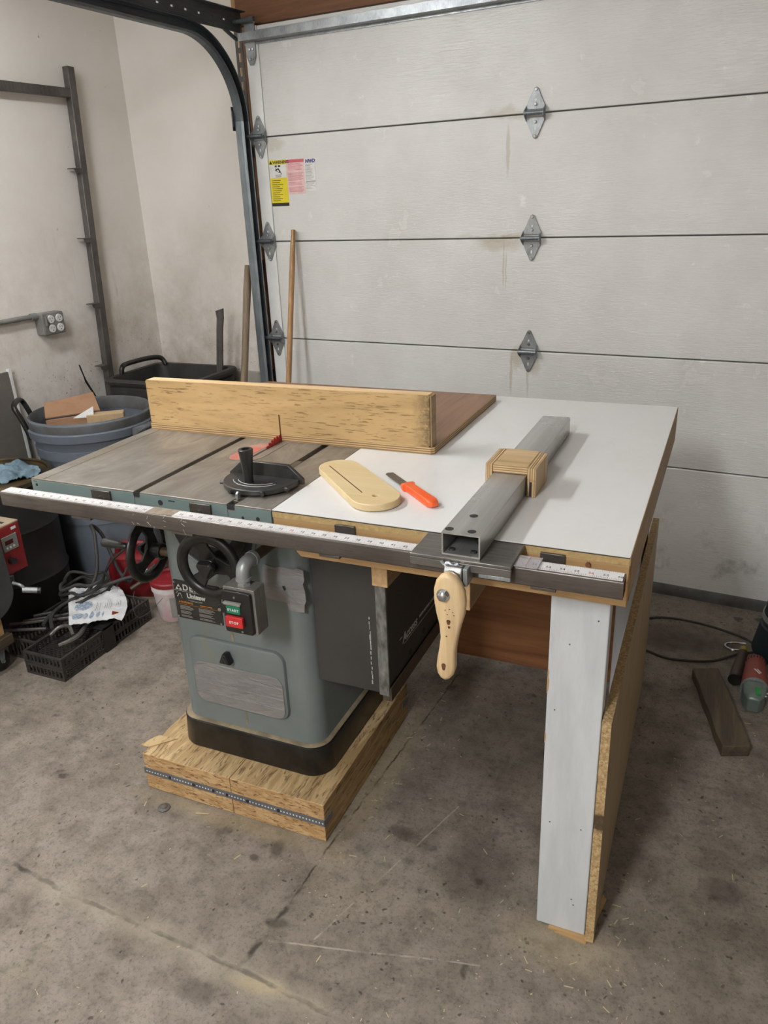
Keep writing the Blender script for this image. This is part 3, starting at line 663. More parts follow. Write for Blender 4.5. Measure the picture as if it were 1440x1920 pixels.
bm = BM(); tube(bm, [Mx @ Vector(p) for p in ((0.24, -0.075, 0.66), (0.265, -0.075, 0.75), (0.285, -0.06, 0.80), (0.285, 0.06, 0.80), (0.265, 0.075, 0.75), (0.24, 0.075, 0.66))], 0.011, 10, 5); obj('handle', bm, M['black'], gc)
# cardboard pieces in can
def slab(bm, pts, t):
    """quad sheet with thickness"""
    P = [Vector(p) for p in pts]; nrm = (P[1]-P[0]).cross(P[2]-P[0]).normalized()*t
    loft(bm, [P, [p+nrm for p in P]]); return bm
bm = BM(); slab(bm, [(-1.80, 1.10, 0.722), (-1.62, 1.235, 0.735), (-1.735, 1.33, 0.785), (-1.835, 1.14, 0.775)], 0.008)
slab(bm, [(-1.78, 1.095, 0.50), (-1.625, 1.225, 0.50), (-1.622, 1.232, 0.732), (-1.798, 1.098, 0.719)], 0.006)
c1 = thing('cardboard_sheet', 'brown folded cardboard box poking out of the grey-blue can', 'cardboard', (-1.70, 1.2, 0.5)); obj('panel', bm, M['card'], c1, bevel=0.002)
bm = BM(); box(bm, -0.075, 0.075, -0.028, 0.028, 0.45, 0.738, Matrix.Translation((-1.575, 1.215, 0)) @ Matrix.Rotation(0.62, 4, 'Z'))
tag(obj('cardboard_box', bm, M['cardlight'], bevel=0.003), 'small pale cardboard carton in front inside the grey-blue can', 'box')
bm = BM(); slab(bm, [(-1.672, 1.128, 0.728), (-1.597, 1.168, 0.728), (-1.622, 1.20, 0.764), (-1.624, 1.199, 0.764)], 0.002)
tag(obj('paper_scrap', bm, M['paper']), 'white triangular paper scrap at the front rim of the garbage can', 'paper')

# oil drum + rag
dr = thing('oil_drum', 'dark steel drum with brown oily lid beside the left wall', 'drum', (-1.745, 0.735, 0))
bm = BM(); c0 = (-1.745, 0.735, 0)
lathe(bm, [(0.02, 0), (0.21, 0), (0.214, 0.006), (0.208, 0.012), (0.208, 0.19), (0.214, 0.20), (0.208, 0.21), (0.208, 0.40), (0.214, 0.41), (0.208, 0.42), (0.208, 0.575), (0.216, 0.582), (0.216, 0.598), (0.208, 0.60), (0.204, 0.588), (0.02, 0.588)], c0, 64); obj('barrel', bm, M['drum'], dr)
bm = BM(); lathe(bm, [(0.005, 0.590), (0.203, 0.590), (0.203, 0.5925), (0.005, 0.5925)], c0, 64); obj('lid', bm, M['drumlid'], dr)
bm = BM(); lathe(bm, [(0.209, 0.578), (0.2185, 0.583), (0.2185, 0.599), (0.210, 0.6035), (0.205, 0.599), (0.205, 0.594)], c0, 64, closed=True); obj('rim', bm, M['drumlid'], dr)
bm = BM(); N_ = 26
def ragz(x, y): 
    v = mn.noise(Vector((x*22, y*22, 3.1))); w2 = abs(mn.noise(Vector((x*45, y*45, 8.0)))); return 0.594+max(0.0, 0.016+0.035*v+0.02*w2)*max(0, 1-((x+1.72)/0.16)**2-((y-0.79)/0.11)**2)**0.3 if ((x+1.72)/0.16)**2+((y-0.79)/0.11)**2 < 1 else None
G = {}
for i in range(-N_, N_+1):
    for j in range(-N_, N_+1):
        x = -1.705+i*0.145/N_; y = 0.775+j*0.115/N_; e = 1+0.25*mn.noise(Vector((math.atan2(j, i)*1.3, 0, 0)))
        if (i/N_)**2+(j/N_)**2 < 0.9*e: G[i, j] = bm.verts.new((x, y, 0.597+0.05*max(0, 0.35+mn.noise(Vector((x*24, y*24, 3.1)))+0.5*abs(mn.noise(Vector((x*50, y*50, 8)))))*max(0, 1-0.75*((i/N_)**2+(j/N_)**2))))
for (i, j), v in list(G.items()):
    q = [(i, j), (i+1, j), (i+1, j+1), (i, j+1)]
    if all(k in G for k in q): bm.faces.new([G[k] for k in q])
rg = obj('shop_rag', bm, M['rag'], smooth=180); tag(rg, 'crumpled light blue shop rag on top of the oily drum lid', 'rag'); sd = rg.modifiers.new('t', 'SOLIDIFY'); sd.thickness = 0.002

# red welding machine on cart -----------------------------------------
wx = -1.452
wl = thing('welding_machine', 'red machine box with slotted cream top and small digital display', 'machine', (-1.56, 0.45, 0.35))
bm = BM(); box(bm, -1.60, wx, 0.28, 0.572, 0.3325, 0.512); obj('case', bm, M['redpaint'], wl, bevel=0.003)
bm = BM(); box(bm, -1.602, wx-0.001, 0.278, 0.573, 0.5125, 0.518); obj('top_panel', bm, M['cream'], wl, bevel=0.001)
bm = BM()
for i in range(7):
    y = 0.30+i*0.037
    for x in (-1.585, -1.52): box(bm, x, x+0.045, y, y+0.012, 0.5182, 0.5188)
obj('vent_slots', bm, M['ink'], wl)
bm = BM(); box(bm, wx, wx+0.004, 0.485, 0.550, 0.422, 0.478); cp = obj('control_panel', bm, M['greyenamel'], wl, bevel=0.0015)
bm = BM(); box(bm, wx+0.004, wx+0.0045, 0.495, 0.530, 0.446, 0.462); obj('display', bm, plain('dark_red_display', '4c1014', 0.2), cp)
bm = BM()
for i in range(3): cyl(bm, (wx+0.004, 0.500+i*0.015, 0.434), (wx+0.006, 0.500+i*0.015, 0.434), 0.004, seg=12)
obj('button', bm, M['silver'], cp)
bm = BM(); cyl(bm, (wx, 0.505, 0.385), (wx+0.02, 0.505, 0.385), 0.012, seg=18); obj('socket', bm, M['black'], wl)
bm = BM(); box(bm, wx, wx+0.0006, 0.535, 0.556, 0.492, 0.502); obj('label_plate', bm, M['paper'], wl)
ct = thing('machine_cart', 'dark grey rounded cart on casters carrying the red machine', 'cart', (-1.56, 0.35, 0))
bm = BM(); poly = [(0.12, 0.22)]+[(0.375+0.095*math.cos(a), 0.305+0.095*math.sin(a)) for a in [math.radians(-90+10*i) for i in range(9)]]+[(0.462, 0.50), (0.12, 0.50)]
prism(bm, poly, -1.445, -1.425, 'yz'); obj('side_panel', bm, M['darkgrey'], ct, bevel=0.004)
bm = BM(); box(bm, -1.68, -1.447, 0.12, 0.50, 0.29, 0.332); obj('deck', bm, M['darkgrey'], ct, bevel=0.003)
bm = BM(); box(bm, -1.49, -1.45, 0.375, 0.408, 0.135, 0.29); obj('wood_post', bm, M['pine'], ct, bevel=0.002)
bm = BM(); box(bm, -1.52, -1.43, 0.33, 0.425, 0.096, 0.135); obj('block', bm, M['oldwood'], ct, bevel=0.003)
bm = BM(); tube(bm, [(-1.425, 0.47, 0.316), (-1.395, 0.475, 0.310), (-1.385, 0.48, 0.295)], 0.006, 10, 4); cyl(bm, (-1.39, 0.475, 0.292), (-1.352, 0.505, 0.282), 0.011, seg=16); hk = obj('crank', bm, M['galv'], ct)
bm = BM(); cyl(bm, (-1.3519, 0.505, 0.2819), (-1.344, 0.511, 0.280), 0.0118, seg=16); obj('grip_end', bm, M['black'], hk)
def caster(x, y):
    bm = BM(); box(bm, x-0.03, x+0.03, y-0.03, y+0.03, 0.091, 0.096); prism(bm, [(y-0.018, 0.091), (y+0.018, 0.091), (y+0.006, 0.036), (y-0.006, 0.036)], x+0.019, x+0.022, 'yz'); prism(bm, [(y-0.018, 0.091), (y+0.018, 0.091), (y+0.006, 0.036), (y-0.006, 0.036)], x-0.022, x-0.019, 'yz'); k = obj('caster', bm, M['galv'], ct, bevel=0.0005)
    bm = BM(); lathe(bm, [(0.006, -0.014), (0.036, -0.014), (0.041, -0.007), (0.041, 0.007), (0.036, 0.014), (0.006, 0.014)], (x, y, 0.041), 28, 'x'); obj('wheel', bm, M['black'], k)
    bm = BM(); cyl(bm, (x-0.026, y, 0.041), (x+0.026, y, 0.041), 0.006, seg=8); obj('axle', bm, M['bolt'], k)
caster(-1.47, 0.375); caster(-1.64, 0.16); caster(-1.64, 0.44); caster(-1.47, 0.16)
bm = BM(); box(bm, -1.65, -1.47, 0.14, 0.46, 0.2, 0.29); obj('inner_frame', bm, M['darkgrey'], ct)
for x, y in ((-1.64, 0.16), (-1.64, 0.44), (-1.47, 0.16)):
    bm = BM(); box(bm, x-0.012, x+0.012, y-0.012, y+0.012, 0.096, 0.2); obj('post', bm, M['darkgrey'], ct)

# crates ---------------------------------------------------------------
def crate(label, x0, x1, y0, y1, z0, z1, group=None, cell=0.02, floor_=True, rot=0.0):
    t = thing('plastic_crate', label, 'crate', ((x0+x1)/2, (y0+y1)/2, z0), group=group); b = 0.009
    piv = Vector(((x0+x1)/2, (y0+y1)/2, 0)); RM = Matrix.Translation(piv) @ Matrix.Rotation(rot, 4, 'Z') @ Matrix.Translation(-piv)
    bm = BM()
    for z in (z0, z1-b):
        box(bm, x0, x1, y0, y0+b, z, z+b, RM); box(bm, x0, x1, y1-b, y1, z, z+b, RM); box(bm, x0, x0+b, y0+b, y1-b, z, z+b, RM); box(bm, x1-b, x1, y0+b, y1-b, z, z+b, RM)
    for x, y in ((x0, y0), (x1-b, y0), (x0, y1-b), (x1-b, y1-b)): box(bm, x, x+b, y, y+b, z0+b, z1-b, RM)
    obj('frame', bm, M['crate'], t, bevel=0.001)
    bm = BM(); y = y0+b
    while y < y1-b:     # slats of the sides
        for x in (x0+0.002, x1-0.006): box(bm, x, x+0.004, y, y+0.006, z0+b, z1-b, RM)
        y += 0.018
    x = x0+b
    while x < x1-b:
        for yy in (y0+0.002, y1-0.006): box(bm, x, x+0.006, yy, yy+0.004, z0+b, z1-b, RM)
        x += 0.018
    obj('side_slats', bm, M['crate'], t)
    if floor_:
        bm = BM(); L_ = x1-x0; W_ = y1-y0; s = -W_
        zz = z0+0.006
        while s < L_:      # diagonal lattice bottom
            for sg in (1, -1):
                a = max(0, s); bnd = min(L_, s+W_)
                if bnd-a > 0.01:
                    ya, yb = (a-s, bnd-s) if sg > 0 else (W_-(a-s), W_-(bnd-s))
                    A = RM @ Vector((x0+a, y0+ya, zz)); B = RM @ Vector((x0+bnd, y0+yb, zz)); d = (B-A).normalized(); u = Vector((-d.y, d.x, 0))*0.0016
                    loft(bm, [[A-u, A+u, A+u+Vector((0, 0, .004)), A-u+Vector((0, 0, .004))], [B-u, B+u, B+u+Vector((0, 0, .004)), B-u+Vector((0, 0, .004))]])
            s += cell
        obj('lattice', bm, M['crate'], t)
    return t
CX0, CX1, CY0, CY1 = -1.365, -1.185, 0.395, 0.865
crate('lower black lattice crate on the floor, under its twin', CX0, CX1, CY0, CY1, 0.0, 0.045, 'stacked black crates')
crate('upper black lattice crate of the stack, printed paper bag on it', CX0, CX1, CY0, CY1, 0.046, 0.092, 'stacked black crates')
crate('black crate behind the stack, filled with cables', -1.525, -1.372, 0.46, 0.90, 0.0, 0.085)
bm = BM(); box(bm, CX1+0.001, CX1+0.006, 0.60, 0.655, 0.0, 0.10); box(bm, CX1-0.04, CX1+0.006, 0.60, 0.655, 0.0925, 0.1)
tag(obj('rubber_strap', bm, M['black'], bevel=0.001), 'short black rubber strip hanging over the crate side', 'strap')
# items in crates: bars, clamp, cables
def tag_tube(name, pts, r, mat, label, cat, seg=10, sm=6, group=None):
    bm = BM(); tube(bm, pts, r, seg, sm); return tag(obj(name, bm, mat), label, cat, group)
cl = thing('clamp', 'curved dull steel clamp jaw lying in the front of the crate', 'clamp', (-1.28, 0.52, 0.06))
bm = BM(); tube(bm, [(-1.255, 0.46, 0.098), (-1.235, 0.50, 0.100), (-1.235, 0.54, 0.100), (-1.26, 0.60, 0.10), (-1.28, 0.66, 0.10)], 0.008, 8, 5, radii=lambda t: 0.0045+0.006*math.sin(PI*min(1, t+0.1))); obj('lower_jaw', bm, M['plate'], cl)
bm = BM(); tube(bm, [(-1.335, 0.50, 0.10), (-1.33, 0.54, 0.112), (-1.30, 0.555, 0.118), (-1.275, 0.545, 0.11), (-1.255, 0.53, 0.10)], 0.007, 8, 5); obj('upper_jaw', bm, M['plate'], cl)
for i, (a, b, h) in enumerate([((-1.55, 0.51), (-1.355, 0.64), 0.0985), ((-1.53, 0.555), (-1.37, 0.69), 0.092), ((-1.55, 0.475), (-1.40, 0.545), 0.092), ((-1.525, 0.60), (-1.38, 0.74), 0.092)]):
    bm = BM(); bar(bm, (a[0], a[1], h), (b[0], b[1], h), 0.010, 0.010)
    o = obj('steel_rod', bm, M['rack'], bevel=0.002); tag(o, 'dark steel rod laid across the cable-filled crate', 'rod', 'steel rods across the crate')
cab = [(-1.42, 0.55, 0.10), (-1.44, 0.62, 0.11), (-1.40, 0.72, 0.12), (-1.37, 0.80, 0.20), (-1.41, 0.87, 0.33), (-1.45, 0.90, 0.36), (-1.44, 0.94, 0.30), (-1.38, 0.93, 0.16), (-1.30, 0.90, 0.13), (-1.24, 0.88, 0.20)]
tag_tube('welding_cable', cab, 0.0075, M['cable'], 'thick dirty black cable rising in a tall loop beside the blue can', 'cable')
cab = [(-1.34, 0.52, 0.115), (-1.40, 0.58, 0.13), (-1.42, 0.68, 0.13), (-1.36, 0.78, 0.15), (-1.28, 0.86, 0.17), (-1.22, 0.90, 0.18), (-1.20, 0.95, 0.20)]
tag_tube('welding_cable', cab, 0.0075, M['cable'], 'thick dirty cable sweeping from the crate towards the red fuel can', 'cable')
cl_ = []
for k in range(44):
    a = k*0.45; r = 0.085+0.012*math.sin(k*1.7); cl_.append((-1.425+r*1.0*math.cos(a)+0.012*math.sin(k*.9), 0.775+r*math.sin(a), 0.10+0.0022*k+0.006*math.sin(k*2.1)))
tag_tube('coiled_hose', cl_, 0.0065, M['cable'], 'tangled coil of dark hose heaped on the rear crate', 'hose', 8, 4)
tag_tube('thin_cable', [(-1.40, 0.84, 0.12), (-1.39, 0.90, 0.20), (-1.31, 0.93, 0.27), (-1.29, 0.93, 0.26), (-1.31, 0.90, 0.18), (-1.34, 0.86, 0.12)], 0.005, M['cable'], 'thin dark cable looped against the blue can below the table', 'cable', 8, 6)
tag_tube('thin_wire', [(-1.17, 0.78, 0.17), (-1.15, 0.74, 0.12), (-1.13, 0.74, 0.085), (-1.10, 0.78, 0.10), (-1.07, 0.82, 0.14)], 0.0012, M['cable'], 'hair-thin dark wire curling beside the crate', 'wire', 6, 8)
tag_tube('pipe_length', [(-1.27, 0.87, 0.12), (-1.15, 0.96, 0.205)], 0.009, M['darkpipe'], 'short dark pipe slanting up behind the paper bag', 'pipe', 12, 1)
# paper bag
bm = BM(); G = {}; nx_, ny_ = 22, 24
Mb = Matrix.Translation((-1.318, 0.712, 0.122)) @ Matrix.Rotation(0.62, 4, 'Z')
for i in range(nx_+1):
    for j in range(ny_+1):
        u = i/nx_*2-1; v = j/ny_*2-1        # u along the top edge, v up the sheet
        x = u*0.092-0.022*v+(0.030*(1-v*v) if u > 0 else 0)*u; y = v*0.142+0.006*math.sin(u*3)
        z = 0.010*mn.noise(Vector((u*2.2, v*2.2, 1)))+0.007*mn.noise(Vector((u*6, v*6, 4)))-0.012*max(0, u)**3-0.012*max(0, v-0.5)**2+0.012*max(0, v)
        G[i, j] = bm.verts.new(Mb @ Vector((x, y, z)))
for i in range(nx_):
    for j in range(ny_): bm.faces.new((G[i, j], G[i+1, j], G[i+1, j+1], G[i, j+1]))
bg = thing('paper_bag', 'crumpled white printed paper bag lying on the black crates', 'bag', (-1.318, 0.712, 0.122), (0, 0, 0.62))
bsheet = obj('sheet', bm, M['bag'], bg, smooth=180); s_ = bsheet.modifiers.new('s', 'SOLIDIFY'); s_.thickness = 0.003; s_.offset = -1
Mp = Mb @ Matrix.Translation((0, 0, 0.04))
def on_bag(name, bm, mat):
    o = obj(name, bm, mat, bg); sw = o.modifiers.new('w', 'SHRINKWRAP'); sw.target = bsheet; sw.wrap_method = 'PROJECT'; sw.use_project_z = True; sw.use_negative_direction = True; sw.use_positive_direction = True; sw.offset = 0.0007; return o
bm = BM()
def lines(x, y, n_, L_, dx=0.007, t=0.0011):
    for k in range(n_):
        yy = y+L_*random.uniform(.7, 1); q = y
        while q < yy: box(bm, x+k*dx, x+k*dx+t, q, q+0.01, -0.0005, 0, Mp); q += 0.0102
lines(0.012, -0.06, 3, 0.07); lines(0.045, -0.06, 4, 0.08); lines(0.085, -0.04, 3, 0.05); lines(0.0, 0.075, 3, 0.04, 0.006); lines(0.06, 0.07, 4, 0.05, 0.006)
on_bag('print', bm, M['dimprint'])
bm = BM(); prism(bm, [(0.018, 0.075), (0.05, 0.082), (0.062, 0.096), (0.045, 0.09), (0.02, 0.083)], -0.0005, 0, 'xy', Mp); on_bag('black_mark', bm, M['ink'])
bm = BM(); box(bm, 0.078, 0.100, -0.112, -0.086, -0.0005, 0, Mp); on_bag('orange_mark', bm, plain('orange_red_print', 'b4512c', 0.6))

# red fuel can ---------------------------------------------------------
fc = thing('fuel_can', 'red plastic fuel can on the floor behind the saw hand wheel', 'fuel can', (-1.40, 1.055, 0))
fx, fy = -1.395, 1.055

bm = BM(); loft(bm, [[Vector((a, b, z)) for a, b in rrect(fx-hx, fx+hx, fy-hy, fy+hy, 0.03, 4)] for hx, hy, z in ((.110, .060, 0), (.115, .065, .01), (.115, .065, .15), (.10, .06, .175), (.06, .04, .19))]); obj('body', bm, M['gasred'], fc)
bm = BM(); tube(bm, [(fx-.08, fy, 0.165), (fx-.07, fy, 0.212), (fx-.02, fy, 0.225), (fx+.05, fy, 0.218), (fx+.07, fy, 0.17)], 0.013, 10); obj('handle', bm, M['gasred'], fc)
bm = BM(); cyl(bm, (fx+.08, fy, 0.155), (fx+.105, fy, 0.20), 0.018, seg=16); obj('cap', bm, M['black'], fc)
bm = BM(); box(bm, fx+.04, fx+.08, fy-.0665, fy-.0653, 0.11, 0.135); obj('sticker', bm, M['paper'], fc)
for ch in fc.children: ch.data.transform(Matrix.Translation((0.005, 0, 0)) @ Matrix.Rotation(0.33, 4, 'Z'))
# white bucket with red lid
bk = thing('paint_bucket', 'small scuffed white bucket with red lid beside the saw cabinet', 'bucket', (-1.112, 0.928, 0))
c0 = (-1.112, 0.928, 0); bm = BM(); lathe(bm, [(0.01, 0), (0.060, 0), (0.063, 0.005), (0.076, 0.13), (0.080, 0.131), (0.080, 0.148), (0.076, 0.150), (0.077, 0.16), (0.01, 0.16)], c0, 40); obj('pail', bm, M['bucketwhite'], bk)
bm = BM(); lathe(bm, [(0.01, 0.161), (0.077, 0.161), (0.082, 0.156), (0.083, 0.163), (0.083, 0.172), (0.079, 0.176), (0.072, 0.168), (0.01, 0.168)], c0, 40); obj('lid', bm, M['gasred'], bk)
bm = BM(); prism(bm, [(c0[0]+0.0765*math.cos(a)*(1 if k < 8 else 0.985), c0[1]+0.0765*math.sin(a)*(1 if k < 8 else 0.985)) for k, a in enumerate([math.radians(-62+8*i) for i in range(8)]+[math.radians(-62+8*i) for i in range(7, -1, -1)])], 0.03, 0.115); obj('label_band', bm, M['dimprint'], bk)

# ================================================================ the saw
H = 0.955
PB = thing('plinth', 'low blond strand-lumber plinth strapped with steel under the saw', 'plinth', (-0.27, 0.36, 0))
for xa, xb in ((-0.558, -0.2685), (-0.267, 0.015)):
    bm = BM(); bmx = box(bm, xa, xb, 0.075, 0.644, 0.0, 0.12)
    o = obj('block', bm, [M['osbend'], M['osbtop'], M['osb']], PB, bevel=0.002)
    for p in o.data.polygons:
        nn = p.normal; p.material_index = 1 if nn.z > 0.7 else (2 if abs(nn.x) > 0.7 else 0)
bm = BM(); box(bm, -0.560, 0.017, 0.0725, 0.0745, 0.052, 0.072); box(bm, 0.0155, 0.0175, 0.0725, 0.115, 0.052, 0.072); box(bm, 0.0155, 0.0175, 0.60, 0.645, 0.05, 0.072)
sp = obj('steel_strap', bm, M['strap'], PB)
bm = BM(); x = -0.55
k = 0
while x < 0.012:
    cyl(bm, (x, 0.0722, 0.062), (x, 0.0727, 0.062), 0.0022, seg=8); x += 0.0095; k += 1
obj('punched_holes', bm, M['paper'], sp)
bm = BM()
for x in (-0.47, -0.39, -0.325, -0.28, -0.215, -0.12): cyl(bm, (x, 0.071, 0.062), (x, 0.0725, 0.062), 0.005, seg=10)
obj('screw', bm, M['ink'], sp)
bm = BM(); slab(bm, [(-0.556, 0.10, 0.121), (-0.50, 0.16, 0.121), (-0.56, 0.15, 0.124), (-0.575, 0.09, 0.131)], 0.002); obj('splinter', bm, M['osb'], PB)

SW = thing('table_saw', 'grey-green cabinet table saw with cast iron top and black base', 'table saw', (-0.26, 0.38, 0.12))
def ring2(x0, x1, y0, y1, r, z, k=8): return [Vector((a, b, z)) for a, b in rrect(x0, x1, y0, y1, r, k)]
bm = BM(); loft(bm, [ring2(-.488, -.022, .158, .625, .06, .1205), ring2(-.490, -.020, .156, .627, .06, .126), ring2(-.486, -.024, .160, .623, .058, .205), ring2(-.480, -.030, .166, .617, .055, .210), ring2(-.46, -.05, .19, .60, .05, .2105)]); obj('base', bm, M['blackmetal'], SW)
bm = BM(); loft(bm, [ring2(-.472, -.036, .172, .610, .052, .211), ring2(-.470, -.038, .174, .608, .05, .216), ring2(-.470, -.038, .174, .608, .05, .905)]); obj('cabinet', bm, M['paint'], SW)
bm = BM(); loft(bm, [ring2(-.484, -.026, .162, .621, .056, .2088), ring2(-.482, -.028, .164, .619, .056, .2112), ring2(-.4735, -.0345, .1705, .6115, .053, .2135), ring2(-.47, -.038, .174, .608, .052, .2138)], True); obj('dust_line', bm, M['dust'], SW)
YC = 0.174
# belt of masking over corner seam
# motor door in front
bm = BM(); P = rrect(-.412, -.118, .276, .483, .032, 6); pr_ = lambda s, y: [Vector((-.265+(a+.265)*s, y, .3795+(b-.3795)*s)) for a, b in P]
loft(bm, [pr_(1.0, YC+0.002), pr_(1.0, YC-0.004), pr_(0.985, YC-0.009), pr_(0.955, YC-0.011)]); dp = obj('access_door', bm, M['paint'], SW)
bm = BM(); P2 = [(a, b) for a, b in rrect(-.402, -.126, .282, .41, .028, 6)]; prism(bm, P2, YC-0.0135, YC-0.0112, 'xz'); 
for z in (.315, .345, .378): box(bm, -.402, -.126, YC-0.0150, YC-0.0133, z-0.002, z+0.0015)
obj('tape_patch', bm, M['tape'], dp, bevel=0.001)
bm = BM(); tri = [(-.300, .432), (-.266, .432), (-.270, .440), (-.278, .462), (-.288, .462), (-.298, .440)]
loft(bm, [[Vector((-.283+(a+.283)*s, y, .446+(b-.446)*s)) for a, b in tri] for s, y in ((0.8, YC-0.011), (1.0, YC-0.018), (1.0, YC-0.030), (0.86, YC-0.036))]); kb = obj('knob', bm, M['black'], dp, bevel=0.0015)
bm = BM(); prism(bm, [(-.292, .437), (-.287, .437), (-.283, .447), (-.279, .437), (-.274, .437), (-.282, .458), (-.284, .458)], YC-0.037, YC-0.036, 'xz'); obj('knob_mark', bm, M['ink'], kb)
# wrinkled tape patch right
bm = BM(); prism(bm, [(-.155, .722), (-.150, .728), (-.122, .724), (-.10, .729), (-.068, .726), (-.060, .731), (-.042, .728), (-.041, .70), (-.046, .69), (-.042, .672), (-.041, .645), (-.046, .634), (-.048, .613), (-.07, .611), (-.092, .612), (-.095, .632), (-.12, .633), (-.153, .634), (-.158, .64), (-.157, .68)], YC-0.0022, YC+0.001, 'xz'); obj('tape_patch', bm, M['tape'], SW)
bm = BM(); prism(bm, [(-.104, .676), (-.098, .678), (-.094, .670), (-.098, .664), (-.101, .668)], YC-0.0032, YC-0.0021, 'xz'); obj('torn_hole', bm, M['ink'], SW)
# yellowish glue runs on corner seams
bm = BM(); prism(bm, [(-.2645, .224), (-.256, .224), (-.258, .275), (-.262, .275)], YC-0.0008, YC+0.001, 'xz'); prism(bm, [(-.276, .485), (-.268, .485), (-.270, .53), (-.274, .53)], YC-0.0008, YC+0.001, 'xz'); prism(bm, [(.1735+.030, .415), (.1735+.036, .415), (.1735+.034, .86), (.1735+.030, .86)], -.0385, -.0372, 'yz'); obj('glue_run', bm, M['dust'], SW)
# name plate
NP = BM(); prism(NP, rrect(-.438, -.294, .528, .640, .004, 3), YC-0.0025, YC-0.0003, 'xz'); npo = obj('name_plate', NP, M['plateblack'], SW)
def tx(bm, s, size, x, z, y, **k): return text(bm, s, size, Matrix.Translation((x, y, z)) @ FRONT, **k)
yp = YC-0.0027
bm = BM(); tx(bm, 'DELTA', 0.0235, -.4085, .6135, yp, bold=0.0006, spacing=1.25)
prism(bm, [(-.432, .613), (-.4215, .613), (-.4268, .6205)], yp-.0003, yp, 'xz'); prism(bm, [(-.421, .613), (-.4105, .613), (-.4157, .6205)], yp-.0003, yp, 'xz'); prism(bm, [(-.4265, .6215), (-.416, .6215), (-.4212, .629)], yp-.0003, yp, 'xz')
tx(bm, 'Unisaw', 0.0195, -.3985, .592, yp, bold=0.0007); box(bm, -.437, -.36, yp-.0002, yp, .6095, .6103); box(bm, -.396, -.35, yp-.0002, yp, .5855, .586); box(bm, -.390, -.352, yp-.0002, yp, .583, .5834)
obj('lettering', bm, M['silver'], npo)
bm = BM(); tx(bm, 'WARNING', 0.0078, -.4205, .5745, yp, bold=0.0002); prism(bm, [(-.4275, .5745), (-.4215, .5745), (-.4245, .5805)], yp-.0003, yp, 'xz'); box(bm, -.432, -.298, yp-.0002, yp, .5705, .5711); box(bm, -.36, -.322, yp-.0002, yp, .5745, .5765); obj('orange_lettering', bm, M['orange'], npo)
bm = BM()
for i in range(11):
    z = .566-i*.0032
    if i in (4, 8): continue
    box(bm, -.425, -.425+.045*random.uniform(.7, 1), yp-.0002, yp, z-.0007, z+.0007); box(bm, -.366, -.366+.05*random.uniform(.7, 1), yp-.0002, yp, z-.0007, z+.0007)
obj('small_print', bm, M['dimprint'], npo)
bm = BM(); tube(bm, [(-.432, yp-.0003, .600), (-.427, yp-.0003, .606), (-.425, yp-.0003, .595), (-.430, yp-.0003, .592), (-.420, yp-.0003, .603), (-.416, yp-.0003, .596), (-.414, yp-.0003, .588)], 0.0006, 4, 4); obj('scratch', bm, M['silver'], npo)
bm = BM()
for x, z in ((-.433, .634), (-.433, .533), (-.299, .533), (-.299, .634)): cyl(bm, (x, yp-.002, z), (x, yp+.001, z), 0.0032, seg=12)
obj('rivet', bm, M['bolt'], npo)
# tilt slot opening above the front wheel
bm = BM(); cx_, cz_ = -.292, .80
A_ = [math.radians(180+10*i) for i in range(19)]
out = [(cx_+.118*math.cos(a), cz_+.105*math.sin(a)) for a in A_]; inn = [(cx_+.062*math.cos(a), cz_+.050*math.sin(a)) for a in reversed(A_)]
prism(bm, out+inn, YC-0.0006, YC+0.004, 'xz'); ts = obj('tilt_slot', bm, M['ink'], SW)
bm = BM(); out = [(cx_+.128*math.cos(a), cz_+.115*math.sin(a)) for a in A_]; inn = [(cx_+.119*math.cos(a), cz_+.106*math.sin(a)) for a in reversed(A_)]
prism(bm, out+inn, YC-0.004, YC+0.001, 'xz'); obj('slot_lip', bm, M['paint'], ts, bevel=0.001)
bm = BM(); prism(bm, [(cx_+.1*math.cos(a), cz_+.088*math.sin(a)) for a in A_[1:-1]]+[(cx_+.080*math.cos(a), cz_+.070*math.sin(a)) for a in reversed(A_[1:-1])], YC-0.0022, YC-0.0004, 'xz'); obj('scale_arc', bm, M['plateblack'], ts)
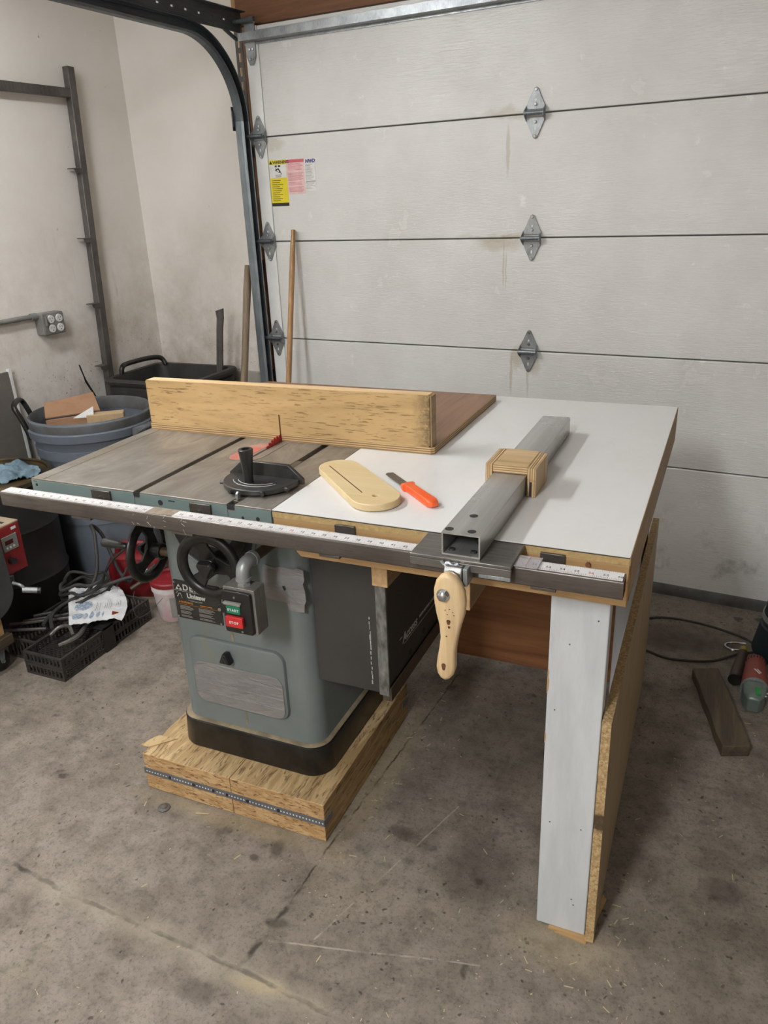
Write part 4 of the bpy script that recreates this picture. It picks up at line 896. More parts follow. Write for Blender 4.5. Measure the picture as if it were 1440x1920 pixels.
# hand wheels
def handwheel(c, axis, R0, label=None, hub_out=0.03, spokes=3, rot0=0.5, knob=None, handle=None):
    """axis: unit vector pointing out of the cabinet"""
    c = Vector(c); ax = Vector(axis).normalized(); u, v = frame_of(ax); MM = Matrix((u, v, ax)).transposed().to_4x4(); MM.translation = c
    bm = BM(); seg = 56; sec = 12; rings = []
    for i in range(seg):
        a = 2*PI*i/seg; rings.append([MM @ Vector(((R0-0.014+0.0145*math.cos(b))*math.cos(a), (R0-0.014+0.0145*math.cos(b))*math.sin(a), 0.010*math.sin(b))) for b in [2*PI*j/sec for j in range(sec)]])
    loft(bm, rings, False, True)
    w0 = obj('hand_wheel', bm, M['blackmetal'], SW, label=label)
    bm = BM()
    for k in range(spokes):
        a = rot0+2*PI*k/spokes; d = Vector((math.cos(a), math.sin(a), 0)); e = Vector((-math.sin(a), math.cos(a), 0))
        sec_ = lambda r, w_, z, t: [MM @ (d*r+e*w_+Vector((0, 0, z+t))), MM @ (d*r-e*w_+Vector((0, 0, z+t))), MM @ (d*r-e*w_+Vector((0, 0, z-t))), MM @ (d*r+e*w_+Vector((0, 0, z-t)))]
        loft(bm, [sec_(0.010, 0.024, 0.0-0.012, 0.004), sec_(R0*0.5, 0.015, -0.010, 0.004), sec_(R0-0.014, 0.026, 0, 0.004)])
    obj('spoke', bm, M['blackmetal'], w0, bevel=0.002)
    bm = BM(); cyl(bm, MM @ Vector((0, 0, -0.045)), MM @ Vector((0, 0, 0.004)), 0.022, 0.018, 24); obj('hub', bm, M['blackmetal'], w0, bevel=0.002)
    bm = BM(); T3 = [(0.024*math.cos(a)*s, 0.024*math.sin(a)*s) for a, s in [(math.radians(90+120*k+dd), sc) for k in range(3) for dd, sc in ((-14, 1), (14, 1))]]
    loft(bm, [[MM @ Vector((a*s, b*s, z)) for a, b in T3] for s, z in ((0.7, 0.004), (1, 0.009), (1, 0.02), (0.8, 0.025))]); obj('lock_knob', bm, M['black'], w0, bevel=0.001)
    if handle:
        a = handle; p = Vector((math.cos(a), math.sin(a), 0))*(R0-0.014)
        bm = BM(); P = [(0.006, 0.0), (0.009, 0.005), (0.0105, 0.02), (0.0125, 0.055), (0.012, 0.066), (0.008, 0.071)]
        lathe(bm, P, (0, 0, 0), 20, 'z', mat=MM @ Matrix.Translation(p)); obj('grip', bm, M['black'], w0)
    return w0
handwheel((-.245, .085, .748), (0.05, -1, 0.0), .088, rot0=0.9, label='front black hand wheel')
bm = BM(); cyl(bm, (-.245, .13, .748), (-.25, .175, .748), 0.012, seg=16); obj('wheel_shaft', bm, M['darkpipe'], SW)
handwheel((-.555, .232, .682), (-1, -0.05, 0.02), .092, rot0=0.5, label='side black hand wheel')
bm = BM(); cyl(bm, (-.47, .232, .682), (-.53, .232, .682), 0.012, seg=16); obj('wheel_shaft', bm, M['darkpipe'], SW)
bm = BM(); lathe(bm, [(0.006, 0.0), (0.0095, 0.006), (0.0105, 0.02), (0.013, 0.065), (0.012, 0.078), (0.008, 0.083)], (0, 0, 0), 20, 'z', mat=Matrix.Translation((-.565, .165, .718)) @ Matrix.Rotation(-PI/2, 4, 'Y')); obj('grip', bm, M['black'], SW)
# switch assembly
bm = BM(); X0, X1, Y0, Y1, Z0, Z1 = -.166, -.083, .022, .066, .626, .741
prism(bm, rrect(X0, X1, Z0, Z1, .003, 2), Y0, Y1, 'xz'); sb = obj('switch_box', bm, M['boxsteel'], SW, bevel=0.001)
bm = BM(); prism(bm, rrect(X0+.002, X1-.006, Z0+.003, Z1-.006, .006, 4), Y0-.010, Y0-.0005, 'xz'); fp = obj('face_plate', bm, M['black'], sb, bevel=0.002)
bm = BM(); prism(bm, [(X0+.002, .694), (X0-.006, .696), (X0-.016, .689), (X0-.019, .681), (X0-.014, .673), (X0-.004, .672), (X0+.003, .678)], Y0-.006, Y0-.001, 'xz'); obj('ear_tab', bm, M['black'], sb, bevel=0.001)
bm = BM(); cyl(bm, (X0-.011, Y0-.008, .681), (X0-.011, Y0-.006, .681), 0.0045, seg=14); cyl(bm, (-.130, Y0-.0115, .722), (-.130, Y0-.010, .722), 0.0028, seg=12); cyl(bm, (-.118, Y0-.0115, .636), (-.118, Y0-.010, .636), 0.0028, seg=12); obj('screw', bm, M['bolt'], sb)
bm = BM(); prism(bm, rrect(-.158, -.112, .704, .711, .002, 2), Y0-.018, Y0-.010, 'xz'); obj('button_hood', bm, M['dimprint'], fp, bevel=0.001)
bm = BM(); prism(bm, rrect(-.154, -.117, .680, .700, .002, 2), Y0-.013, Y0-.0100, 'xz'); g_ = obj('start_button', bm, M['startgreen'], fp, bevel=0.001)
bm = BM(); prism(bm, rrect(-.156, -.110, .648, .675, .003, 3), Y0-.019, Y0-.0100, 'xz'); r_ = obj('stop_button', bm, M['stopred'], fp, bevel=0.0015)
bm = BM(); tx(bm, 'START', 0.0086, -.1355, .6868, Y0-.0133, align='CENTER', spacing=1.25, bold=0.0002); obj('start_lettering', bm, M['paper'], fp)
bm = BM(); tx(bm, 'STOP', 0.0086, -.133, .658, Y0-.0193, align='CENTER', spacing=1.3, bold=0.0002); obj('stop_lettering', bm, M['paper'], fp)
bm = BM(); cyl(bm, (-.122, .045, .741), (-.122, .045, .747), 0.016, seg=6); cyl(bm, (-.122, .045, .746), (-.122, .045, .756), 0.0145, seg=20); obj('lock_nut', bm, M['pipe'], sb)
bm = BM(); tube(bm, [(-.122, .045, .752), (-.122, .045, .768), (-.1215, .050, .782), (-.120, .064, .789), (-.119, .082, .789)], 0.0165, 18, 5); el = obj('elbow', bm, M['pipe'], SW)
bm = BM(); lathe(bm, [(.0165, 0), (.0185, .001), (.0185, .007), (.0165, .008)], (-.122, .045, .752), 24, closed=False); tube(bm, [(-.1195, .078, .789), (-.119, .088, .789)], 0.0185, 18, 1); obj('collar', bm, M['pipe'], el)
bm = BM(); cyl(bm, (-.119, .086, .789), (-.116, .176, .789), 0.0125, seg=18); obj('pipe', bm, M['darkpipe'], SW)
# motor cover
bm = BM(); box(bm, -.037, .155, .198, .74, .408, .848); mc = obj('motor_cover', bm, M['cover'], SW, bevel=0.002)
bm = BM(); box(bm, .132, .1565, .1955, .1975, .405, .80); box(bm, .156, .158, .1955, .202, .405, .80); obj('trim_strip', bm, M['covertrim'], mc)
bm = BM(); z = .43
while z < .62:
    box(bm, .112+random.uniform(-.001, .001), .1145+random.uniform(-.001, .001), .1968, .1976, z, z+random.uniform(.006, .016)); z += .014
obj('chalk_line', bm, M['chalk'], mc)
bm = BM(); TM = Matrix.Translation((.1556, .295, .497)) @ Matrix.Rotation(PI/2, 4, 'Z') @ FRONT
text(bm, 'Access', 0.036, TM @ Matrix.Rotation(0.02, 4, 'Z'), font_shear=0.25, bold=0.0006); text(bm, 'WITH MOTOR COVER', 0.012, TM @ Matrix.Translation((0.115, 0.010, 0)), font_shear=0.3)
box(bm, 0.01, 0.25, -0.006, -0.0045, 0, 0.0004, TM); box(bm, -0.02, -0.004, 0.020, 0.0225, 0, 0.0004, TM)
obj('lettering', bm, M['silver'], mc)
bm = BM(); prism(bm, [(.33, .445), (.345, .455), (.355, .445), (.35, .435), (.34, .438)], .1555, .1560, 'yz'); prism(bm, [(.43, .450), (.44, .462), (.452, .455), (.446, .442), (.435, .447)], .1555, .1560, 'yz'); obj('tear_mark', bm, M['ink'], mc)
bm = BM(); box(bm, .138, .162, .20, .98, .388, .407); box(bm, .158, .162, .20, .98, .407, .425); obj('angle_iron', bm, M['darkpipe'], mc)

# iron top ---------------------------------------------------------------
bm = BM()
SLF = (-.3575, -.3405); SRF = (-.1095, -.0905); dslot = .010
for a, b in ((-.664, SLF[0]), (SLF[1], SRF[0]), (SRF[1], -.0015)): box(bm, a, b, 0.0, .686, H-dslot, H)
box(bm, -.664, -.0015, 0.0, .686, H-dslot-.006, H-dslot)
tp = obj('table_top', bm, M['iron'], SW, bevel=0.0012)
bm = BM(); box(bm, -.663, -.0015, .0, .012, .915, H-dslot-.004); box(bm, -.663, -.651, .012, .674, .915, H-.016); box(bm, -.0135, -.0015, .012, .674, .915, H-.016); box(bm, -.663, -.0015, .674, .686, .915, H-.016)
sk = obj('skirt', bm, M['skirt'], SW, bevel=0.002)
bm = BM()
# skirt faces up to the top lip, leaving the T-slot mouths
for a, b in ((-.663, -.3576), (-.3404, -.1096), (-.0904, -.002)): box(bm, a, b, -.0012, .0, .918, H-.004)
obj('skirt_face', bm, M['skirt'], SW)
bm = BM()
for a, b in (SLF, SRF): prism(bm, [(a+.001, .9435), (b-.001, .9435), (b, .946), (b, H+.0002), (a, H+.0002), (a, .946)], -.0016, -.0010, 'xz')
obj('slot_mouth', bm, M['ink'], SW)
bm = BM()
for x, z, r in ((-.648, .940, .0035), (-.285, .937, .0065), (-.072, .928, .0035), (-.035, .930, .0045)): cyl(bm, (x, -.0018, z), (x, .0, z), r, seg=14)
box(bm, -.655, -.645, -.0018, -.001, .948, .9495); box(bm, -.262, -.245, -.0018, -.001, .943, .9455); obj('bolt_hole', bm, M['ink'], SW)
bm = BM()
for a, b in (SLF, SRF): box(bm, a, b, .001, .685, H-dslot, H-dslot+.0006)
obj('slot_floor', bm, M['rack'], SW)
bm = BM(); box(bm, -.6265, -.6255, 0.002, .684, H+.0001, H+.0004); obj('wing_seam', bm, M['ink'], SW)
# throat insert and blade
ins = [(-.248+.045*math.cos(a), .300+.045*math.sin(a)) for a in [math.radians(180+10*i) for i in range(19)]]+[(-.203, .60), (-.293, .60)]
bm = BM(); prism(bm, ins, H+.0002, H+.0008); ti = obj('throat_plate', bm, M['insertgrey'], SW)
bm = BM(); ins2 = [(-.2655+.0235*math.cos(a), .286+.028*math.sin(a)) for a in [math.radians(180+10*i) for i in range(19)]]+[(-.242, .385), (-.262, .405), (-.289, .37)]
prism(bm, ins2, H+.0008, H+.0011); obj('red_strip', bm, M['insertred'], ti)
bm = BM(); box(bm, -.2335, -.2275, .28, .43, H+.0009, H+.0012); obj('blade_slot', bm, M['ink'], ti)
bm = BM(); bc = Vector((-.2305, .415, H+.019-.127)); RB = .127; N2 = 60; pts = []
for i in range(N2):
    a = 2*PI*i/N2; pts += [(bc.y+RB*math.cos(a), bc.z+RB*math.sin(a)), (bc.y+(RB)*math.cos(a+.045), bc.z+(RB)*math.sin(a+.045)), (bc.y+(RB-.009)*math.cos(a+.06), bc.z+(RB-.009)*math.sin(a+.06))]
prism(bm, pts, bc.x-.0013, bc.x+.0013, 'yz'); obj('saw_blade', bm, M['bladered'], SW)

# ================================================================ extension table
EX = thing('extension_table', 'white laminate extension table with pine apron beside the iron saw top', 'table', (.35, .5, 0))
XR = .709; YB = 1.043
bm = BM(); 
def L_top(bm, z0, z1, ins_=0.0): prism(bm, [(.0005+ins_, .0+ins_), (XR-ins_, .0+ins_), (XR-ins_, YB-ins_), (-.620+ins_, YB-ins_), (-.620+ins_, .690), (.0005+ins_, .690)], z0, z1)
L_top(bm, .9535, H); obj('laminate_top', bm, M['laminate'], EX)
bm = BM(); L_top(bm, .9515, .9535, -0.0002); obj('laminate_edge', bm, M['blackline'], EX)
bm = BM(); L_top(bm, .9385, .9515); obj('core_board', bm, M['mdf'], EX)
bm = BM(); box(bm, .0005, XR-.0, .0006, .022, .905, .938); obj('apron_upper', bm, M['pine'], EX, bevel=0.0015)
bm = BM(); prism(bm, [(.050, .868), (.0505, .905), (XR, .905), (XR, .858), (.060, .858)], .0, .022, 'xz'); obj('apron_lower', bm, M['pine'], EX, bevel=0.001)
bm = BM(); box(bm, XR-.022, XR+.0015, .0225, YB, .858, .938); obj('side_apron', bm, M['piney'], EX, bevel=0.0015)
bm = BM(); box(bm, XR-.0005, XR+.0015, .0, YB, .9382, .9545); obj('side_edge_band', bm, M['piney'], EX)
bm = BM(); box(bm, -.620, XR-.022, YB-.022, YB, .858, .938); obj('back_apron', bm, M['piney'], EX)
for xa, mm in ((.178, 0), (.408-.036, 1)):
    bm = BM(); y0_ = .085 if not mm else .05; box(bm, xa, xa+.037, y0_, 1.0, .768, .857); o = obj('joist', bm, [M['piney'], M['pineend']], EX, bevel=0.002)
    for p in o.data.polygons:
        if p.normal.y < -0.7: p.material_index = 1
bm = BM(); box(bm, .571, .679, .038, .078, .004, .857); lg = obj('leg', bm, M['leg_paint'], EX, bevel=0.0025)
bm = BM()
for x, z, w_, h_ in ((.5705, .62, .003, .05), (.5705, .50, .002, .03), (.571, .66, .002, .02)): prism(bm, [(x, z), (x+w_, z+h_*.2), (x+w_*1.4, z+h_*.6), (x, z+h_)], .0372, .0382, 'xz')
obj('bare_chip', bm, M['pine'], lg)
bm = BM()
for x, z in ((.59, .30), (.655, .30), (.645, .10), (.65, .085), (.61, .74), (.66, .80), (.588, .585)): cyl(bm, (x, .0374, z), (x, .0382, z), .0018, seg=7)
obj('nick', bm, M['rubber'], lg)
bm = BM(); box(bm, .60, .66, .9, .98, 0.0, .857); obj('leg', bm, M['leg_paint'], EX, bevel=0.0025)
bm = BM(); box(bm, .01, .665, 1.0, 1.018, .03, .857); obj('back_panel', bm, M['redply'], EX)
bm = BM(); box(bm, .60, .70, .03, .045, .0, .004); prism(bm, [(.615, .026), (.685, .020), (.709, .155), (.700, .165), (.665, .06)], 0.0, .0035); tag(obj('wood_shim', bm, M['pine']), 'thin wooden shim under the white painted leg', 'shim')
# particle board panel leaning on the leg
bm = BM(); PMx = Matrix.Translation((.6905, .026, 0.0038)) @ Matrix.Rotation(0.0115, 4, 'Z'); box(bm, -.009, .009, 0, 1.07, 0, .585, PMx)
pbo = obj('particle_board', bm, [M['pbface'], M['pbedge']], origin=(.69, .03, 0)); tag(pbo, 'tan particle board panel on edge against the white leg', 'board')
for p in pbo.data.polygons:
    if abs(p.normal.x) < 0.7: p.material_index = 1

# ================================================================ fence rail
RL = thing('fence_rail', 'long dark steel rail with stick-on tape measure along the table front', 'rail', (.01, -.05, .9))
y0_, y1_, z0_, z1_ = -.080, -.045, .912, .9462; RA = (-.680, .709)
bm = BM(); P = rrect(y0_, y1_, z0_, z1_, .004, 4); Q = rrect(y0_+.003, y1_-.003, z0_+.003, z1_-.003, .002, 4)
plate_hole(bm, P, Q, RA[0], RA[1], 'yz'); o = obj('tube', bm, M['mill'], RL)
bm = BM(); plate_hole(bm, P, Q, RA[1], RA[1]+.0006, 'yz'); obj('cut_end', bm, M['rust'], RL)
bm = BM(); box(bm, RA[0]+.001, -.262, y0_+.003, y1_-.002, z1_, z1_+.0007); box(bm, -.195, .345, y0_+.003, y1_-.002, z1_, z1_+.0007); box(bm, .53, RA[1]-.002, y0_+.003, y1_-.002, z1_, z1_+.0007); tm = obj('tape_measure', bm, M['tapewhite'], RL)
bm = BM(); bmr = BM(); x = RA[0]+.004; k = 0; step = .00298
while x < RA[1]-.004:
    if not (-.262 < x < -.195 or .345 < x < .53):
        Ln = .012 if k % 8 == 0 else (.007 if k % 4 == 0 else (.005 if k % 2 == 0 else .0035)); zz = z1_+.0008
        box(bm, x-.0002, x+.0002, y0_+.004, y0_+.004+Ln, zz-.0001, zz+.0001)
        box(bm, x-.0002, x+.0002, y1_-.003-Ln*.45, y1_-.003, zz-.0001, zz+.0001)
        if k % 8 == 4 and k > 4:
            inch = k//8+1; tgt = bmr if inch % 12 == 8 else bm
            text(tgt, str(inch), .0095, Matrix.Translation((x+.008, y0_+.0125, zz)), align='CENTER', ext=0.00008)
    x += step; k += 1
obj('tick_marks', bm, M['ink'], tm); obj('red_numerals', bmr, M['inkred'], tm)
bm = BM(); box(bm, -.262, -.195, y0_+.002, y1_-.001, z1_, z1_+.0010); obj('worn_patch', bm, plain('worn_adhesive', '776b5c', 0.6, 0.3, '968a78', 60), RL)
bm = BM()
for i in range(14):
    x = random.uniform(-.30, -.14); z = random.uniform(.918, .94); a = random.uniform(-1.2, 1.2); l = random.uniform(.004, .014)
    cyl(bm, (x, y0_-.0004, z), (x+l*math.cos(a), y0_-.0004, z+l*math.sin(a)), .0005, .0003, 4)
obj('scratches', bm, M['silver'], RL)
for xc, yb in ((-.449, -.0012), (-.176, -.0012), (.168, 0), (.578, 0)):
    bm = BM(); w_ = .027 if xc < 0 else .022; box(bm, xc-w_, xc+w_, yb-.0065, yb-.0002, .9055, H-.006 if xc < 0 else .944); box(bm, xc-w_, xc+w_, y0_+.004, yb-.0066, .9055, .9115); br_ = obj('bracket', bm, M['mill'], RL, bevel=0.001)
    bm = BM()
    if xc < 0: cyl(bm, (xc, yb-.012, .931), (xc, yb-.0065, .931), .0055, .006, 6)
    else: cyl(bm, (xc, yb-.009, .922), (xc, yb-.0065, .922), .005, seg=6)
    obj('bolt', bm, M['bolt'], br_)
bm = BM(); cyl(bm, (.640, -.006, .932), (.640, -.0, .932), .0045, seg=6); obj('bolt', bm, M['rust'], RL)

# ================================================================ rip fence (aluminium tube on saddle)
RF = thing('rip_fence', 'long brushed aluminium box tube fence with cam-lock wooden handle', 'fence', (.43, .3, .956))
tx0, tx1, tz0, tz1, ty0, ty1 = .4015, .4715, .9565, .9995, -.0925, .696
bm = BM(); P = rrect(tx0, tx1, tz0, tz1, .0012, 2); Q = rrect(tx0+.003, tx1-.003, tz0+.003, tz1-.003, .0006, 2); plate_hole(bm, P, Q, ty0, ty1, 'xz')
tb = obj('box_tube', bm, M['alu'], RF)
bm = BM()
for x, y in ((.411, -.077), (.452, -.077), (.434, -.008)): lathe(bm, [(.0003, .0001), (.0075, .0001), (.0078, .0003), (.0003, .0003)], (x, y, tz1), 24)
obj('hole', bm, M['ink'], tb)
bm = BM()
for x, y in ((.415, -.076), (.455, -.076), (.455, -.035)): cyl(bm, (x, y, tz0+.003), (x, y, tz0+.0065), .0062, .005, 16)
obj('socket_bolt', bm, M['ink'], tb)
bm = BM(); box(bm, .344, .528, -.100, -.004, .9478, .9540); box(bm, .344, .528, -.100, -.094, .932, .9478); sd_ = obj('saddle_plate', bm, M['plate'], RF, bevel=0.0015)
bm = BM(); box(bm, .402, .471, -.093, -.004, .9540, .9564); obj('spacer', bm, M['plate'], sd_)
bm = BM(); box(bm, .47, .527, -.0985, -.0955, .924, .9325); obj('weld_tab', bm, M['galv'], sd_, bevel=0.002)
bm = BM(); prism(bm, [(-.0815, .946), (-.112, .946), (-.118, .935), (-.118, .915), (-.108, .908), (-.0815, .915)], .413, .446, 'yz'); obj('cam_block', bm, M['chrome'], RF, bevel=0.002)
bm = BM(); box(bm, .448, .456, -.116, -.0815, .912, .945); obj('cam_cheek', bm, M['galv'], RF, bevel=0.001)
bm = BM(); tube(bm, [(.405, -.103, .948), (.412, -.106, .944), (.418, -.103, .947), (.428, -.106, .943), (.436, -.103, .947)], .0035, 8, 4); obj('weld_bead', bm, M['galv'], RF)
# handle: flat rounded maple teardrop
prof = [(0.0, .004), (.006, .014), (.016, .022), (.032, .0275), (.052, .0285), (.075, .026), (.10, .0195), (.125, .0155), (.15, .0150), (.17, .0165), (.188, .0175), (.202, .0145), (.211, .008), (.214, .001)]
L1 = []; 
ztop = .942
cxf = lambda s: .426+.005*math.sin(PI*min(1, s/.16))-.005*max(0, (s-.12)/.09)
outl = [(cxf(s)-w_, ztop-s) for s, w_ in prof]+[(cxf(s)+w_, ztop-s) for s, w_ in reversed(prof)]
cz0 = ztop-.107
bm = BM(); sc_ = lambda k, y: [Vector((cxf(ztop-b)+(a-cxf(ztop-b))*k, y, cz0+(b-cz0)*(1-(1-k)*.25))) for a, b in outl]
loft(bm, [sc_(.72, -.1185), sc_(.95, -.1215), sc_(1.0, -.127), sc_(1.0, -.132), sc_(.95, -.1375), sc_(.72, -.1405)]); hd = obj('lever_handle', bm, M['maple'], RF, label='pale wooden lever handle', smooth=60)
bm = BM(); cyl(bm, (.421, -.1405, .903), (.421, -.1425, .903), .012, seg=20); cyl(bm, (.421, -.1425, .903), (.421, -.149, .903), .0095, seg=6); cyl(bm, (.421, -.149, .903), (.421, -.1515, .903), .0085, .005, 20); obj('bolt', bm, M['chrome'], hd)
for kx, kz, ra, rb in ((.430, .851, .0035, .006), (.431, .841, .0022, .003), (.420, .758, .0038, .0085), (.426, .822, .0014, .0016), (.438, .872, .001, .001), (.432, .877, .0012, .001), (.424, .874, .001, .0012), (.440, .866, .0012, .001), (.428, .866, .001, .001)):
    bm = BM(); prism(bm, [(kx+ra*math.cos(a_)*(1+.2*math.sin(3*a_)), kz+rb*math.sin(a_)*(1+.15*math.cos(2*a_))) for a_ in [2*PI*i/14 for i in range(14)]], -.1409, -.1403, 'xz'); obj('knot', bm, M['knot'], hd)
bm = BM(); box(bm, .528, .569, -.083, -.040, .9478, .9505); obj('cursor', bm, M['clear'], RF, bevel=0.0005)
bm = BM(); box(bm, .548, .5485, -.082, -.041, .9505, .9508); obj('hairline', bm, M['inkred'], RF)

# plywood block straddling the tube ------------------------------------
SB = thing('stop_block', 'layered plywood block clamped over the aluminium fence tube', 'block', (.43, .30, .956))
M['plyx'] = plymat('plywood_side_layers', 'cbb086', '8f7048', 0.0, 0.0024, 0)
M['plyface'] = wood('plywood_face', 'c8ae86', 'a98c64', 2, 6, 0.6)
M['plyfacex'] = wood('plywood_top_face', 'c6ab82', 'a4875c', 0, 6, 0.6)
def plyblock(name, a):
    bm = BM(); box(bm, *a); return bm
o = obj('top_board', plyblock('', (.4005, .4735, .232, .345, 1.0002, 1.0175)), [M['plyfacex'], plymat('plywood_front_layers', 'cbb086', '8f7048', 0, .0024, 2)], SB, bevel=0.0008)
for p in o.data.polygons:
    if p.normal.y < -.7: p.material_index = 1
for a in ((.4740, .4795, .226, .338), (.4800, .4835, .226, .336), (.4840, .4925, .224, .336), (.3925, .3995, .232, .345), (.3840, .3920, .234, .342)):
    o = obj('side_board', plyblock('', (a[0], a[1], a[2], a[3], .9556, 1.017)), [M['plyface'], M['plyx']], SB, bevel=0.0008)
    for p in o.data.polygons:
        if abs(p.normal.x) < .7: p.material_index = 1
bm = BM(); box(bm, .4798, .4838, .2242, .2259, .957, .988); obj('gap', bm, M['ink'], SB)

# ================================================================ tall plywood fence
TF = thing('tall_fence', 'tall scratched wooden fence board on a stained plywood base', 'fence', (-.235, .45, H))
bm = BM(); plate = rc(-.655, .187, .974, 1.100)
y0f, y1f = .432, .4665
# board with saw kerf notch
prism(bm, [(-.652, .974), (-.2325, .974), (-.2325, 1.026), (-.2285, 1.026), (-.2285, .974), (.183, .974), (.187, .978), (.187, 1.098), (.183, 1.102), (-.648, 1.097), (-.652, 1.093)], y0f, y1f, 'xz'); fb = obj('fence_board', bm, [M['fence'], M['fencelight']], TF)
for p in fb.data.polygons:
    if p.normal.z > .7: p.material_index = 1
bm = BM(); box(bm, -.2325, -.2285, y0f+.006, y0f+.010, .976, 1.0255); obj('kerf', bm, M['ink'], TF)
bm = BM(); prism(bm, [(-.655, .432), (-.2330, .432), (-.2330, .50), (-.2280, .50), (-.2280, .432), (.188, .432), (.196, .440), (.196, .983), (-.60, .983), (-.655, .90)], H+.0006, .9738); fp2 = obj('base_board', bm, [M['plybrown'], M['plyedge']], TF)
for p in fp2.data.polygons:
    if abs(p.normal.z) < .5: p.material_index = 1
bm = BM(); box(bm, .1872, .1915, y0f+.002, y1f, .974, 1.099); obj('end_cap', bm, M['piney'], TF, bevel=0.001)

# ================================================================ loose things on the table
MG = thing('miter_gauge', 'black cast mitre gauge with upright handle in the iron table slot', 'miter gauge', (-.1, .11, H))
bm = BM(); mx, my = -.100, .130
A_ = [math.radians(180+9*i) for i in range(21)]
out = [(mx+.088*math.cos(a), my+.086*math.sin(a)) for a in A_]; inn = [(mx+.045*math.cos(a), my-.008+.050*math.sin(a)) for a in reversed(A_)]
prism(bm, out+[(mx+.088, my+.012), (mx-.088, my+.012)], H+.0035, H+.016); hb = obj('protractor_body', bm, M['casting'], MG, bevel=0.002)
bm = BM(); prism(bm, [(mx+.060*math.cos(a), my-.012+.050*math.sin(a)) for a in A_[3:-3]]+[(mx+.050*math.cos(a), my-.012+.040*math.sin(a)) for a in reversed(A_[3:-3])], H+.016, H+.0166); obj('arc_slot', bm, M['ink'], hb)
bm = BM(); P_ = [(mx+.0605*math.cos(a), my-.012+.0505*math.sin(a), H+.0168) for a in A_[3:-3]]; tube(bm, P_, .0008, 5, 1); P_ = [(mx+.0495*math.cos(a), my-.012+.0395*math.sin(a), H+.0168) for a in A_[3:-3]]; tube(bm, P_, .0008, 5, 1); obj('slot_rim', bm, M['silver'], hb)
bm = BM(); prism(bm, [(mx-.096, H+.0035), (mx+.096, H+.0035), (mx+.096, H+.016), (mx+.060, H+.046), (mx-.060, H+.046), (mx-.096, H+.016)], my+.012, my+.022, 'xz'); fw = obj('head_face', bm, M['casting'], MG, bevel=0.002)
bm = BM()
for x, z in ((-.068, .020), (.068, .020)): cyl(bm, (mx+x, my+.0112, H+z), (mx+x, my+.0122, H+z), .0035, seg=12)
obj('screw_hole', bm, M['ink'], fw)
bm = BM(); lathe(bm, [(.0105, H+.016), (.0105, H+.03), (.013, H+.06), (.0160, H+.086), (.0165, H+.091), (.0150, H+.0925), (.009, H+.0925), (.0085, H+.086), (.0003, H+.085)], (-.112, .093, 0), 28); obj('handle', bm, M['black'], MG)
bm = BM(); box(bm, SRF[0]+.0010, SRF[1]-.0010, .022, .30, H-dslot+.001, H-.0006); obj('guide_bar', bm, M['mill'], MG, bevel=0.001)
bm = BM(); prism(bm, [(.024, H), (.034, H), (.036, H+.015), (.030, H+.018), (.024, H+.014)], -.103, -.097, 'yz'); obj('pointer', bm, M['galv'], MG, bevel=0.001)
bm = BM()
for a in (205, 270-18, 300, 335): 
    a = math.radians(a); cyl(bm, (mx+.086*math.cos(a), my+.084*math.sin(a), H+.009), (mx+.096*math.cos(a), my+.094*math.sin(a), H+.009), .006, .0045, 8)
obj('stop_screw', bm, M['casting'], MG)

# push board
bm = BM(); A = Vector((.032, .250)); B = Vector((.190, .100)); d = (B-A).normalized(); nn = Vector((-d.y, d.x)); poly = []
def endarc(c_, r, a0, a1, k=14): return [(c_.x+r*math.cos(a0+(a1-a0)*i/k), c_.y+r*math.sin(a0+(a1-a0)*i/k)) for i in range(k+1)]
da = math.atan2(d.y, d.x); poly = endarc(B, .052, da-PI/2, da+PI/2)+endarc(A, .047, da+PI/2, da+3*PI/2)
pb = thing('push_board', 'pale oval wooden insert board lying on the table seam', 'board', (.11, .175, H))
hole = [(B.x+.0065*math.cos(2*PI*i/len(poly)+da-PI/2), B.y+.0065*math.sin(2*PI*i/len(poly)+da-PI/2)) for i in range(len(poly))]
bm = BM(); plate_hole(bm, poly, hole, H+.0012, H+.0165); obj('board', bm, M['maplex'], pb, bevel=0.002)
bm = BM(); q0 = A+d*(-.012)-nn*.020; q1 = B+d*(-.030)-nn*.018; s1 = nn*.0012
prism(bm, [tuple(q0-s1), tuple(q1-s1), tuple(q1+s1), tuple(q0+s1)], H+.0164, H+.0169); obj('kerf_groove', bm, M['knot'], pb)

# knife
kn = thing('utility_knife', 'small knife with grey blade and bright orange handle on white table', 'knife', (.22, .19, H))
a = Vector((.150, .262)); b = Vector((.316, .108)); d = (b-a).normalized(); ang = math.atan2(d.y, d.x); KM = Matrix.Translation((a.x, a.y, H+.0006)) @ Matrix.Rotation(ang, 4, 'Z'); Lk = (b-a).length
bm = BM(); prism(bm, [(0.0, -.004), (.006, -.010), (.105, -.010), (.105, .009), (.004, .009)], .006, .0078, 'xy', KM); obj('blade', bm, M['plate'], kn)
bm = BM(); HP = [(.094, -.014), (.106, -.0155), (.112, -.011), (.16, -.0115), (Lk-.01, -.012), (Lk, -.006), (Lk, .008), (Lk-.01, .0125), (.17, .011), (.125, .010), (.114, .010), (.104, .0155), (.094, .015), (.091, 0)]
loft(bm, [[KM @ Vector((.15+(x-.15)*s, y*s, z)) for x, y in HP] for s, z in ((.93, 0), (1, .003), (1, .012), (.9, .0155))]); obj('handle', bm, M['orangeplastic'], kn, bevel=0.001, smooth=50)

